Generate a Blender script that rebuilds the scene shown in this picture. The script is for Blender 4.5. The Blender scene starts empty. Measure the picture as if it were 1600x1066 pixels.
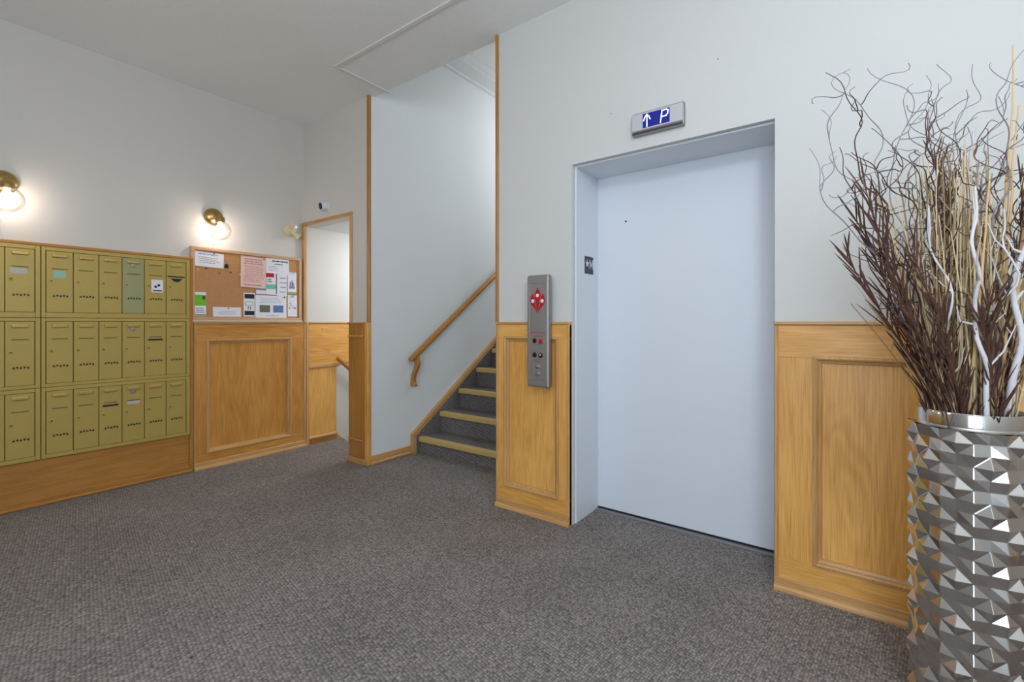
import bpy, bmesh, math, random
from mathutils import Vector, Matrix
R = math.radians
C = bpy.context.scene.collection
SC = bpy.context.scene

# ------------------------------------------------------------------ camera
HC = 1.22
cam_d = bpy.data.cameras.new('camera')
cam = bpy.data.objects.new('camera', cam_d)
C.objects.link(cam)
cam.location = (0, 0, HC)
YAW = math.atan2(537, 726)                       # camera heading from +X towards +Y
cam.rotation_euler = (R(90), 0, YAW - R(90))
cam_d.sensor_width = 36
cam_d.lens = 36 * 726 / 1600
cam_d.shift_y = -29 / 1600
cam_d.clip_start = 0.05
SC.camera = cam

# ------------------------------------------------------------------ world, lights, exposure
SC.view_settings.view_transform = 'Standard'
SC.view_settings.look = 'None'
SC.view_settings.gamma = 1
SC.view_settings.use_curve_mapping = False
SC.view_settings.exposure = 0.0
wd = bpy.data.worlds.new('world')
SC.world = wd
wd.use_nodes = True
wd.node_tree.nodes['Background'].inputs[0].default_value = (0.78, 0.87, 1.0, 1)
wd.node_tree.nodes['Background'].inputs[1].default_value = 1.0


def area(name, loc, aim, sx, sy, power, col):
    l = bpy.data.lights.new(name, 'AREA')
    l.shape = 'RECTANGLE'; l.size = sx; l.size_y = sy; l.energy = power; l.color = col
    o = bpy.data.objects.new(name, l)
    C.objects.link(o)
    o.location = loc
    o.rotation_euler = (Vector(aim) - Vector(loc)).to_track_quat('-Z', 'Y').to_euler()
    return o


def point(name, loc, power, col, rad=0.03):
    l = bpy.data.lights.new(name, 'POINT')
    l.energy = power; l.color = col; l.shadow_soft_size = rad
    o = bpy.data.objects.new(name, l)
    C.objects.link(o)
    o.location = loc
    return o


area('window_daylight', (-2.58, -0.55, 1.55), (2.4, -0.35, 1.45), 2.0, 2.2, 74, (0.68, 0.83, 1.0))
point('fill_light_front', (0.45, -0.45, 2.62), 50, (0.86, 0.93, 1.0), 0.16)  # added fill without a fixture, brightens the elevator wall and ceiling
point('fill_light_rear', (0.1, 1.9, 1.95), 12, (1.0, 0.94, 0.88), 0.16)  # unseen fill added in mid-room to lift the ceiling
point('stairwell_lamp', (4.95, 2.40, 3.20), 23, (0.90, 0.95, 1.0), 0.15)
area('lower_hall_lamp', (3.55, 3.75, 2.06), (3.3, 4.2, 0.8), 0.5, 0.35, 15, (0.90, 0.95, 1.0))

# ------------------------------------------------------------------ materials


def new_mat(name):
    m = bpy.data.materials.new(name)
    m.use_nodes = True
    nt = m.node_tree
    return m, nt, nt.nodes['Principled BSDF']


def srgb(r, g, b):
    f = lambda c: (c / 255 / 12.92) if c / 255 <= 0.04045 else ((c / 255 + 0.055) / 1.055) ** 2.4
    return (f(r), f(g), f(b), 1)


def plain(name, col, rough=0.5, metal=0.0, noise=0.0, nscale=30, bump=0.0, bscale=200, emit=None, estr=0):
    m, nt, p = new_mat(name)
    p.inputs['Base Color'].default_value = col
    p.inputs['Roughness'].default_value = rough
    p.inputs['Metallic'].default_value = metal
    tc = nt.nodes.new('ShaderNodeTexCoord')
    if noise:
        n = nt.nodes.new('ShaderNodeTexNoise'); n.inputs['Scale'].default_value = nscale
        n.inputs['Detail'].default_value = 4
        nt.links.new(tc.outputs['Object'], n.inputs['Vector'])
        r = nt.nodes.new('ShaderNodeMixRGB'); r.blend_type = 'MIX'
        r.inputs[1].default_value = tuple(c * (1 - noise) for c in col[:3]) + (1,)
        r.inputs[2].default_value = tuple(min(1, c * (1 + noise)) for c in col[:3]) + (1,)
        nt.links.new(n.outputs['Fac'], r.inputs[0])
        nt.links.new(r.outputs[0], p.inputs['Base Color'])
    if bump:
        n2 = nt.nodes.new('ShaderNodeTexNoise'); n2.inputs['Scale'].default_value = bscale
        n2.inputs['Detail'].default_value = 2
        nt.links.new(tc.outputs['Object'], n2.inputs['Vector'])
        b = nt.nodes.new('ShaderNodeBump'); b.inputs['Strength'].default_value = bump
        b.inputs['Distance'].default_value = 0.003
        nt.links.new(n2.outputs['Fac'], b.inputs['Height'])
        nt.links.new(b.outputs[0], p.inputs['Normal'])
    if emit:
        p.inputs['Emission Color'].default_value = emit
        p.inputs['Emission Strength'].default_value = estr
    return m


def oak(name, axis, light, dark, figure=1.0):
    """oak boards: fine pores stretched along the grain plus slow cathedral figure"""
    m, nt, p = new_mat(name)
    N = nt.nodes.new; L = nt.links.new
    tc = N('ShaderNodeTexCoord'); oi = N('ShaderNodeObjectInfo')
    add = N('ShaderNodeVectorMath'); add.operation = 'ADD'
    mul = N('ShaderNodeVectorMath'); mul.operation = 'SCALE'; mul.inputs['Scale'].default_value = 7.3
    cmb = N('ShaderNodeCombineXYZ')
    for i in range(3): L(oi.outputs['Random'], cmb.inputs[i])
    L(cmb.outputs[0], mul.inputs[0]); L(tc.outputs['Object'], add.inputs[0]); L(mul.outputs[0], add.inputs[1])
    def mapped(sl, sc):
        mp = N('ShaderNodeMapping')
        s = [sc, sc, sc]; s['xyz'.index(axis)] = sl
        mp.inputs['Scale'].default_value = s
        L(add.outputs[0], mp.inputs['Vector'])
        return mp
    m1 = mapped(0.9, 7)
    n1 = N('ShaderNodeTexNoise'); n1.inputs['Scale'].default_value = 1; n1.inputs['Detail'].default_value = 3
    n1.inputs['Distortion'].default_value = 0.6
    L(m1.outputs[0], n1.inputs['Vector'])
    sn = N('ShaderNodeMath'); sn.operation = 'MULTIPLY'; sn.inputs[1].default_value = 55
    L(n1.outputs['Fac'], sn.inputs[0])
    sin = N('ShaderNodeMath'); sin.operation = 'SINE'; L(sn.outputs[0], sin.inputs[0])
    m2 = mapped(6, 330)
    n2 = N('ShaderNodeTexNoise'); n2.inputs['Scale'].default_value = 1; n2.inputs['Detail'].default_value = 3
    L(m2.outputs[0], n2.inputs['Vector'])
    m3 = mapped(1.2, 3)
    n3 = N('ShaderNodeTexNoise'); n3.inputs['Scale'].default_value = 1
    L(m3.outputs[0], n3.inputs['Vector'])
    a1 = N('ShaderNodeMath'); a1.operation = 'MULTIPLY_ADD'; a1.inputs[1].default_value = 0.055 * figure; a1.inputs[2].default_value = 0.0
    L(sin.outputs[0], a1.inputs[0])
    a2 = N('ShaderNodeMath'); a2.operation = 'MULTIPLY_ADD'; a2.inputs[1].default_value = 0.85
    L(n2.outputs['Fac'], a2.inputs[0]); L(a1.outputs[0], a2.inputs[2])
    a3 = N('ShaderNodeMath'); a3.operation = 'MULTIPLY_ADD'; a3.inputs[1].default_value = 0.5
    L(n3.outputs['Fac'], a3.inputs[0]); L(a2.outputs[0], a3.inputs[2])
    rp = N('ShaderNodeValToRGB')
    rp.color_ramp.elements[0].position = 0.35; rp.color_ramp.elements[0].color = dark
    rp.color_ramp.elements[1].position = 0.92; rp.color_ramp.elements[1].color = light
    L(a3.outputs[0], rp.inputs[0])
    L(rp.outputs[0], p.inputs['Base Color'])
    p.inputs['Roughness'].default_value = 0.38
    b = N('ShaderNodeBump'); b.inputs['Strength'].default_value = 0.12; b.inputs['Distance'].default_value = 0.001
    L(n2.outputs['Fac'], b.inputs['Height']); L(b.outputs[0], p.inputs['Normal'])
    return m


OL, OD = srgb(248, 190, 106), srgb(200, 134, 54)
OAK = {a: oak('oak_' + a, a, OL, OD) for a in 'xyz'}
OAKM = {a: oak('oak_dimmed_' + a, a, srgb(230, 168, 86), srgb(174, 110, 40)) for a in 'xyz'}  # oak copy, dimmer light on the left wainscot put into its colour
OAKT = {a: oak('oak_moulding_' + a, a, srgb(226, 178, 116), srgb(170, 118, 64), 0.4) for a in 'xyz'}
DKL, DKD = srgb(200, 142, 70), srgb(150, 96, 38)
OAKD = {a: oak('oak_worn_' + a, a, DKL, DKD) for a in 'xyz'}
RAILOAK = oak('oak_handrail', 'x', srgb(202, 142, 62), srgb(150, 94, 34), 0.3)


def carpet_mat(name, scale, c1, c2, rot=0.0, stains=()):
    m, nt, p = new_mat(name)
    N = nt.nodes.new; L = nt.links.new
    tc = N('ShaderNodeTexCoord')
    mp = N('ShaderNodeMapping'); mp.inputs['Rotation'].default_value = (rot * 2 if rot > 0.15 else 0, rot * 1.5 if rot > 0.15 else 0, rot)
    mp.inputs['Scale'].default_value = (scale, scale * 1.35, scale)
    L(tc.outputs['Object'], mp.inputs['Vector'])
    v = N('ShaderNodeTexVoronoi'); v.inputs['Scale'].default_value = 1; v.inputs['Randomness'].default_value = 0.45
    L(mp.outputs[0], v.inputs['Vector'])
    n = N('ShaderNodeTexNoise'); n.inputs['Scale'].default_value = 2.2; n.inputs['Detail'].default_value = 6
    L(tc.outputs['Object'], n.inputs['Vector'])
    n2 = N('ShaderNodeTexNoise'); n2.inputs['Scale'].default_value = 420; n2.inputs['Detail'].default_value = 2
    L(tc.outputs['Object'], n2.inputs['Vector'])
    rp = N('ShaderNodeValToRGB')
    rp.color_ramp.elements[0].position = 0.10; rp.color_ramp.elements[0].color = c1
    rp.color_ramp.elements[1].position = 0.72; rp.color_ramp.elements[1].color = c2
    L(v.outputs['Distance'], rp.inputs[0])
    hsv = N('ShaderNodeHueSaturation')
    sep = N('ShaderNodeSeparateColor'); L(v.outputs['Color'], sep.inputs[0])
    ma = N('ShaderNodeMath'); ma.operation = 'MULTIPLY_ADD'; ma.inputs[1].default_value = 0.45; ma.inputs[2].default_value = 0.55
    L(sep.outputs[0], ma.inputs[0])
    mb = N('ShaderNodeMath'); mb.operation = 'MULTIPLY_ADD'; mb.inputs[1].default_value = 0.5
    L(n.outputs['Fac'], mb.inputs[0]); L(ma.outputs[0], mb.inputs[2])
    mc = N('ShaderNodeMath'); mc.operation = 'MULTIPLY_ADD'; mc.inputs[1].default_value = 0.5; 
    L(n2.outputs['Fac'], mc.inputs[0]); L(mb.outputs[0], mc.inputs[2])
    md = N('ShaderNodeMath'); md.operation = 'SUBTRACT'; md.inputs[1].default_value = 0.25
    L(mc.outputs[0], md.inputs[0])
    L(md.outputs[0], hsv.inputs['Value']); L(rp.outputs[0], hsv.inputs['Color'])
    col = hsv.outputs[0]
    for sx_, sy_, sr_ in stains:                                # small dried spots in the pile
        ds = N('ShaderNodeVectorMath'); ds.operation = 'DISTANCE'; ds.inputs[1].default_value = (sx_, sy_, 0)
        L(tc.outputs['Object'], ds.inputs[0])
        nz = N('ShaderNodeTexNoise'); nz.inputs['Scale'].default_value = 45; L(tc.outputs['Object'], nz.inputs['Vector'])
        ad = N('ShaderNodeMath'); ad.operation = 'MULTIPLY_ADD'; ad.inputs[1].default_value = sr_ * 2.2; L(nz.outputs['Fac'], ad.inputs[0]); L(ds.outputs['Value'], ad.inputs[2])
        mr = N('ShaderNodeMapRange'); mr.inputs['From Min'].default_value = sr_ * 1.1; mr.inputs['From Max'].default_value = sr_ * 2.2; mr.inputs['To Min'].default_value = 0.25; mr.inputs['To Max'].default_value = 1
        L(ad.outputs[0], mr.inputs['Value'])
        mm = N('ShaderNodeMixRGB'); mm.blend_type = 'MULTIPLY'; mm.inputs[0].default_value = 1
        L(col, mm.inputs[1]); L(mr.outputs[0], mm.inputs[2]); col = mm.outputs[0]
    L(col, p.inputs['Base Color'])
    p.inputs['Roughness'].default_value = 0.95
    p.inputs['Specular IOR Level'].default_value = 0.1
    inv = N('ShaderNodeMath'); inv.operation = 'SUBTRACT'; inv.inputs[0].default_value = 1
    L(v.outputs['Distance'], inv.inputs[1])
    b = N('ShaderNodeBump'); b.inputs['Strength'].default_value = 0.7; b.inputs['Distance'].default_value = 0.006
    L(inv.outputs[0], b.inputs['Height']); L(b.outputs[0], p.inputs['Normal'])
    return m


M = {}
STAINS = [(0.668, 1.945, 0.014), (0.734, 2.837, 0.018), (0.844, 2.697, 0.014), (1.115, 4.07, 0.012)]
M['wall'] = plain('wall_paint', srgb(216, 215, 211), 0.75, bump=0.18, bscale=140)
M['wallw'] = plain('wall_paint_white', srgb(232, 234, 234), 0.75, bump=0.18, bscale=140)
M['ceil'] = plain('stipple_ceiling', srgb(246, 245, 243), 0.95, noise=0.09, nscale=130, bump=0.8, bscale=150)
M['white'] = plain('white_trim', srgb(228, 226, 222), 0.5)
M['carpet'] = carpet_mat('loop_carpet', 74, srgb(166, 158, 152), srgb(104, 97, 93), R(8), STAINS)
M['carpet_stair'] = carpet_mat('stair_carpet', 95, srgb(150, 142, 140), srgb(96, 90, 88), 0.2)
M['enamel'] = plain('door_enamel', srgb(226, 230, 236), 0.42)
M['dark'] = plain('dark_gap', (0.012, 0.012, 0.014, 1), 0.7)
M['nosing'] = plain('tan_rubber_nosing', srgb(204, 174, 108), 0.5, noise=0.08, nscale=40)
M['gold'] = plain('gold_enamel', srgb(190, 164, 88), 0.42, 0.2, noise=0.05, nscale=14, bump=0.04, bscale=500)
M['goldgreen'] = plain('greenish_enamel', srgb(166, 164, 116), 0.42, 0.2, noise=0.05, nscale=14)
M['plate'] = plain('name_plate', srgb(200, 172, 100), 0.3, 0.45)
M['slot'] = plain('mailbox_slot', srgb(74, 58, 26), 0.6)
M['brass'] = plain('brushed_brass', srgb(190, 160, 100), 0.28, 1.0, noise=0.06, nscale=60)
M['steel'] = plain('brushed_steel', srgb(164, 161, 160), 0.5, 0.8, noise=0.05, nscale=80)
M['silver'] = plain('satin_silver', srgb(214, 212, 218), 0.4, 0.45)
M['chrome'] = plain('chrome', srgb(206, 203, 200), 0.11, 1.0, noise=0.03, nscale=9)
M['black'] = plain('black_plastic', (0.01, 0.01, 0.012, 1), 0.35)
M['red'] = plain('red_enamel', srgb(190, 12, 30), 0.4)
M['redtext'] = plain('red_print', srgb(170, 60, 70), 0.6)
M['cream'] = plain('cream_plastic', srgb(224, 208, 168), 0.45)
M['paper'] = plain('white_paper', srgb(238, 236, 240), 0.8, noise=0.02, nscale=12)
M['pinkpaper'] = plain('pink_paper', srgb(242, 204, 192), 0.8, noise=0.02, nscale=12)
M['ink'] = plain('grey_print', srgb(150, 146, 160), 0.8)
M['inkdark'] = plain('dark_print', srgb(40, 40, 52), 0.8)
M['inkpink'] = plain('rose_print', srgb(196, 148, 142), 0.8)
M['blueprint'] = plain('blue_grey_print', srgb(150, 170, 205), 0.8)
M['green'] = plain('green_print', srgb(120, 190, 40), 0.7, noise=0.12, nscale=40)
M['teal'] = plain('teal_print', srgb(120, 200, 170), 0.7, noise=0.2, nscale=40)
M['mint'] = plain('mint_paper', srgb(158, 204, 180), 0.8, noise=0.05, nscale=60)
M['label'] = plain('pale_label', srgb(196, 190, 184), 0.6, noise=0.05, nscale=80)
M['photoA'] = plain('printed_photo_warm', srgb(110, 108, 96), 0.6, noise=0.7, nscale=55)
M['photoB'] = plain('printed_photo_blue', srgb(92, 122, 176), 0.6, noise=0.7, nscale=55)
M['cork'] = plain('cork', srgb(196, 142, 92), 0.9, noise=0.22, nscale=110, bump=0.3, bscale=260)
M['screen'] = plain('blue_display', srgb(2, 4, 20), 0.5, emit=srgb(4, 30, 175), estr=0.6)
M['glyph'] = plain('lit_glyph', (1, 1, 1, 1), 0.4, emit=(0.86, 0.93, 1, 1), estr=1.0)
M['sign'] = plain('navy_sign', srgb(52, 54, 72), 0.5)
M['signwhite'] = plain('sign_white', srgb(226, 228, 234), 0.5)
M['bulb'] = plain('frosted_bulb', (1, 0.95, 0.86, 1), 0.4, emit=(1.0, 0.86, 0.76, 1), estr=52)
M['twig'] = plain('brown_twig', srgb(96, 72, 66), 0.7, noise=0.3, nscale=30)
M['twigdark'] = plain('dark_twig', srgb(80, 56, 50), 0.7, noise=0.3, nscale=30)
M['twiggrey'] = plain('grey_twig', srgb(150, 142, 146), 0.7, noise=0.25, nscale=30)
M['frond'] = plain('dried_frond', srgb(82, 50, 38), 0.6, noise=0.35, nscale=20)
M['whitewood'] = plain('white_branch', srgb(222, 218, 220), 0.7, noise=0.12, nscale=40, bump=0.3, bscale=120)
M['reed'] = plain('tan_reed', srgb(226, 188, 134), 0.6, noise=0.12, nscale=25)
M['grass'] = plain('beige_grass', srgb(222, 198, 158), 0.7, noise=0.2, nscale=25)
M['grassolive'] = plain('olive_grass', srgb(158, 134, 92), 0.7, noise=0.2, nscale=25)


def glass_mat():
    m, nt, p = new_mat('clear_glass')
    nt.nodes.remove(p)
    N = nt.nodes.new; L = nt.links.new
    t = N('ShaderNodeBsdfTransparent'); t.inputs[0].default_value = (0.95, 0.95, 0.95, 1)
    g = N('ShaderNodeBsdfGlossy'); g.inputs['Roughness'].default_value = 0.06; g.inputs['Color'].default_value = (0.85, 0.83, 0.80, 1)
    f = N('ShaderNodeLayerWeight'); f.inputs['Blend'].default_value = 0.32
    mx = N('ShaderNodeMixShader')
    L(f.outputs['Facing'], mx.inputs[0]); L(t.outputs[0], mx.inputs[1]); L(g.outputs[0], mx.inputs[2])
    L(mx.outputs[0], nt.nodes['Material Output'].inputs['Surface'])
    return m


M['glass'] = glass_mat()
OAKP = {a: oak('pale_oak_' + a, a, srgb(228, 186, 146), srgb(186, 140, 102), 0.4) for a in 'xyz'}
M['palewood'] = plain('pale_wood', srgb(224, 204, 178), 0.5, noise=0.04, nscale=20)
M['wall_warmlit'] = plain('wall_paint_warmlit', srgb(217, 212, 204), 0.75, bump=0.18, bscale=140)  # wall paint with the warm lamp glow mixed into its colour
M['railgrey'] = plain('dark_rail', srgb(84, 78, 78), 0.4, 0.4)

# ------------------------------------------------------------------ mesh helpers


class MB:
    def __init__(self):
        self.bm = bmesh.new()

    def box(self, x0, x1, y0, y1, z0, z1, bev=0.0, seg=1):
        x0, x1 = min(x0, x1), max(x0, x1); y0, y1 = min(y0, y1), max(y0, y1); z0, z1 = min(z0, z1), max(z0, z1)
        mt = Matrix.Translation(((x0 + x1) / 2, (y0 + y1) / 2, (z0 + z1) / 2)) @ Matrix.Diagonal((x1 - x0, y1 - y0, z1 - z0, 1))
        r = bmesh.ops.create_cube(self.bm, size=1, matrix=mt)
        if bev:
            es = list({e for v in r['verts'] for e in v.link_edges})
            bmesh.ops.bevel(self.bm, geom=es, offset=bev, segments=seg, affect='EDGES', profile=0.5, clamp_overlap=True)
        return self

    def tube(self, pts, rad, n=6, cap=True):
        pts = [Vector(p) for p in pts]
        if not isinstance(rad, (list, tuple)): rad = [rad] * len(pts)
        t0 = (pts[1] - pts[0]).normalized()
        u = t0.orthogonal().normalized()
        rings = []
        for i, p in enumerate(pts):
            a = pts[max(0, i - 1)]; b = pts[min(len(pts) - 1, i + 1)]
            t = (b - a).normalized()
            u = (u - t * u.dot(t))
            u = u.normalized() if u.length > 1e-6 else t.orthogonal().normalized()
            w = t.cross(u)
            rings.append([self.bm.verts.new(p + (u * math.cos(k * 2 * math.pi / n) + w * math.sin(k * 2 * math.pi / n)) * rad[i]) for k in range(n)])
        for a, b in zip(rings, rings[1:]):
            for k in range(n):
                self.bm.faces.new((a[k], a[(k + 1) % n], b[(k + 1) % n], b[k]))
        if cap:
            self.bm.faces.new(rings[0][::-1]); self.bm.faces.new(rings[-1])
        return self

    def lathe(self, prof, n=24, mat=None, cap=True):
        mat = mat or Matrix.Identity(4)
        rings = []
        for r, z in prof:
            rings.append([self.bm.verts.new(mat @ Vector((r * math.cos(k * 2 * math.pi / n), r * math.sin(k * 2 * math.pi / n), z))) for k in range(n)])
        for a, b in zip(rings, rings[1:]):
            for k in range(n):
                self.bm.faces.new((a[k], a[(k + 1) % n], b[(k + 1) % n], b[k]))
        if cap:
            if prof[0][0] > 1e-5: self.bm.faces.new(rings[0][::-1])
            if prof[-1][0] > 1e-5: self.bm.faces.new(rings[-1])
        bmesh.ops.remove_doubles(self.bm, verts=[v for rg in rings for v in rg], dist=1e-6)
        return self

    def prism(self, poly, f, o0, o1):
        """poly of (a,z) pairs; f(a,o,z)->xyz; between outs o0 and o1"""
        A = [self.bm.verts.new(f(a, o0, z)) for a, z in poly]
        B = [self.bm.verts.new(f(a, o1, z)) for a, z in poly]
        self.bm.faces.new(A[::-1]); self.bm.faces.new(B)
        k = len(poly)
        for i in range(k):
            self.bm.faces.new((A[i], A[(i + 1) % k], B[(i + 1) % k], B[i]))
        return self

    def ring(self, f, a0, a1, z0, z1, prof):
        """mitred moulding: prof is a list of (inset, out)"""
        loops = []
        for d, o in prof:
            loops.append([self.bm.verts.new(f(a, o, z)) for a, z in ((a0 + d, z0 + d), (a1 - d, z0 + d), (a1 - d, z1 - d), (a0 + d, z1 - d))])
        for p, q in zip(loops, loops[1:]):
            for i in range(4):
                self.bm.faces.new((p[i], p[(i + 1) % 4], q[(i + 1) % 4], q[i]))
        return self

    def mesh(self, name, mat, origin=(0, 0, 0), smooth=None):
        bm = self.bm
        bmesh.ops.recalc_face_normals(bm, faces=bm.faces)
        if Vector(origin).length: bmesh.ops.translate(bm, verts=bm.verts, vec=-Vector(origin))
        me = bpy.data.meshes.new(name)
        bm.to_mesh(me); bm.free()
        me.materials.append(mat)
        if smooth is not None:
            me.shade_smooth(); me.set_sharp_from_angle(angle=R(smooth))
        return me


WORLD = {}                                        # world origin of each linked object


def link(name, mb, mat, parent=None, origin=None, smooth=None, label=None):
    """link what mb holds (in world coordinates) as one mesh object"""
    pw = WORLD[parent.name] if parent else Vector((0, 0, 0))
    og = Vector(origin) if origin is not None else pw
    o = bpy.data.objects.new(name, mb.mesh(name, mat, og, smooth))
    C.objects.link(o)
    o.parent = parent
    o.location = og - pw
    WORLD[o.name] = og
    if label: o['label'] = label
    return o


def tag(o, label, cat, group=None):
    o['label'] = label; o['category'] = cat
    if group: o['group'] = group
    return o


def thing(name, loc, label=None, cat=None, group=None):
    o = bpy.data.objects.new(name, None)
    o.empty_display_size = 0.05
    C.objects.link(o)
    o.location = loc
    WORLD[o.name] = Vector(loc)
    if label: tag(o, label, cat, group)
    return o


def struct(name, mb, mat, parent=None, smooth=None, label=None):
    o = link(name, mb, mat, parent, smooth=smooth)
    if parent is None: o['kind'] = 'structure'
    if label: o['label'] = label
    return o


def struct_root(name, loc=(0, 0, 0), label=None):
    o = thing(name, loc)
    o['kind'] = 'structure'
    if label: o['label'] = label
    return o


# wall-based frames: a runs along the wall, o out into the room, z up
YL, XR = 4.392, 2.465
def FL(a, o, z): return (a, YL - o, z)
def FR(a, o, z): return (XR - o, a, z)


def fbox(mb, f, a0, a1, o0, o1, z0, z1, bev=0.0, seg=1):
    p, q = f(a0, o0, z0), f(a1, o1, z1)
    return mb.box(p[0], q[0], p[1], q[1], p[2], q[2], bev, seg)


def axis_of(f): return 'x' if f in (FL,) else 'y'


# ------------------------------------------------------------------ room shell
ZC = 3.16
YS = 3.335          # face of the stairwell wall
m = MB()
m.box(-2.7, XR + 0.02, -1.7, YL + 0.02, -0.06, 0)
m.box(XR + 0.02, 3.06, 1.95, YS + 0.01, -0.06, 0)
m.box(XR + 0.02, 2.80, 0.30, 1.37, -0.06, 0)
m.box(XR + 0.02, 2.83, 3.46, YL + 0.02, -0.06, 0)
struct('floor', m, M['carpet'])

m = MB(); m.box(-2.8, 6.2, YL, YL + 0.12, -1.3, 4.0); struct('wall_left', m, M['wall_warmlit'])
m = MB()
m.box(XR, XR + 0.12, -1.7, 0.302, 0, ZC)
m.box(XR, XR + 0.12, 1.374, 1.945, 0, ZC)
m.box(XR, XR + 0.12, 0.302, 1.374, 2.170, ZC)
struct('wall_right', m, M['wall'])
m = MB(); m.box(XR + 0.12, 6.0, 1.80, 1.945, 0, 3.95); struct('wall_shaft', m, M['wallw'])
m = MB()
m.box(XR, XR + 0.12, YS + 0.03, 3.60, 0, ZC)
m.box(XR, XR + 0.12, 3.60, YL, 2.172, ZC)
struct('wall_hall', m, M['wall_warmlit'])
m = MB(); m.box(XR + 0.005, 6.0, YS, 3.45, -1.3, 3.95); struct('wall_stairwell', m, M['wallw'])
m = MB(); m.box(6.0, 6.12, 1.80, YL, -1.3, 3.95); struct('wall_end', m, M['wallw'])
m = MB()
m.box(-2.80, -2.68, -1.7, YL, 0, 0.35); m.box(-2.80, -2.68, -1.7, YL, 2.75, ZC)
m.box(-2.80, -2.68, -1.7, -1.6, 0.35, 2.75); m.box(-2.80, -2.68, 0.5, YL, 0.35, 2.75)
struct('wall_behind', m, M['wall'])
m = MB(); m.box(-2.80, XR + 0.12, -1.80, -1.68, 0, ZC); struct('wall_near', m, M['wall'])
w = struct_root('window_1', (-2.74, -0.55, 0.35))
m = MB()
for y in (-1.57, -0.55, 0.47): m.box(-2.78, -2.70, y - 0.03, y + 0.03, 0.35, 2.75, 0.004)
for z in (0.38, 1.2, 2.72): m.box(-2.775, -2.705, -1.6, 0.5, z - 0.03, z + 0.03, 0.004)
link('window_frame', m, M['steel'], w)

m = MB(); m.box(-2.82, XR + 0.045, -1.82, YL + 0.1, ZC, ZC + 0.10); m.box(XR - 0.075, XR + 0.045, 1.90, 3.46, ZC + 0.10, 3.95)
struct('ceiling', m, M['ceil'])
m = MB(); m.box(XR + 0.045, 6.1, 1.85, 3.46, 3.84, 3.95); struct('ceiling_stairwell', m, M['ceil'])
m = MB(); m.box(XR + 0.12, 6.0, 3.45, YL, 2.17, 2.27); struct('ceiling_hall', m, M['wallw'])

# ceiling trim strips (a corner of a boxed panel)
t = struct_root('trim_1', (2.03, 3.157, ZC))
m = MB(); m.box(2.017, 2.047, -1.6, 3.172, ZC - 0.012, ZC, 0.003); link('strip', m, M['white'], t)
m = MB(); m.box(2.047, XR + 0.07, 3.142, 3.172, ZC - 0.012, ZC, 0.003); link('strip', m, M['white'], t)
# boxed white band along the upper stairwell ceiling
t = struct_root('trim_2', (3.4, 3.2, 3.84))
m = MB(); m.box(XR + 0.05, 6.0, 3.295, YS, 3.80, 3.84, 0.006); link('cove_strip', m, M['wallw'], t)
m = MB(); m.box(XR + 0.05, 6.0, 3.127, 3.295, 3.822, 3.84, 0.004); link('band_board', m, M['wallw'], t)
m = MB(); m.box(XR + 0.05, 6.0, 3.005, 3.022, 3.828, 3.84, 0.003); link('strip', m, M['wallw'], t)

# oak corner strips on the two ends of the stair opening
t = struct_root('trim_3', (XR, 1.945, 1.22))
m = MB(); m.box(XR - 0.012, XR + 0.012, 1.933, 1.957, 1.22, ZC, 0.004); link('corner_strip', m, OAKD['z'], t)
t = struct_root('trim_4', (XR, YS, 0))
m = MB(); m.box(XR - 0.012, XR + 0.012, YS - 0.008, YS + 0.026, 1.22, ZC, 0.004); link('corner_strip', m, OAKD['z'], t)
m = MB(); m.box(XR - 0.026, XR + 0.014, YS - 0.010, YS + 0.036, 0.0, 1.22, 0.005); link('corner_post', m, OAK['z'], t)

# hall doorway casing
t = struct_root('trim_5', (XR, 4.0, 0))
m = MB(); m.box(XR - 0.016, XR + 0.012, 3.575, YL - 0.002, 2.17, 2.20, 0.004); link('head_casing', m, OAKT['y'], t)
m = MB(); m.box(XR - 0.016, XR + 0.012, 3.575, 3.605, 1.22, 2.17, 0.004); link('side_casing', m, OAKT['z'], t)
m = MB(); m.box(XR - 0.016, XR + 0.012, YL - 0.045, YL - 0.002, 1.22, 2.17, 0.004); link('side_casing', m, OAKT['z'], t)

PROF = [(-0.012, 0.024), (-0.010, 0.032), (0.0, 0.034), (0.006, 0.030), (0.010, 0.019), (0.020, 0.015), (0.024, 0.003)]


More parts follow.
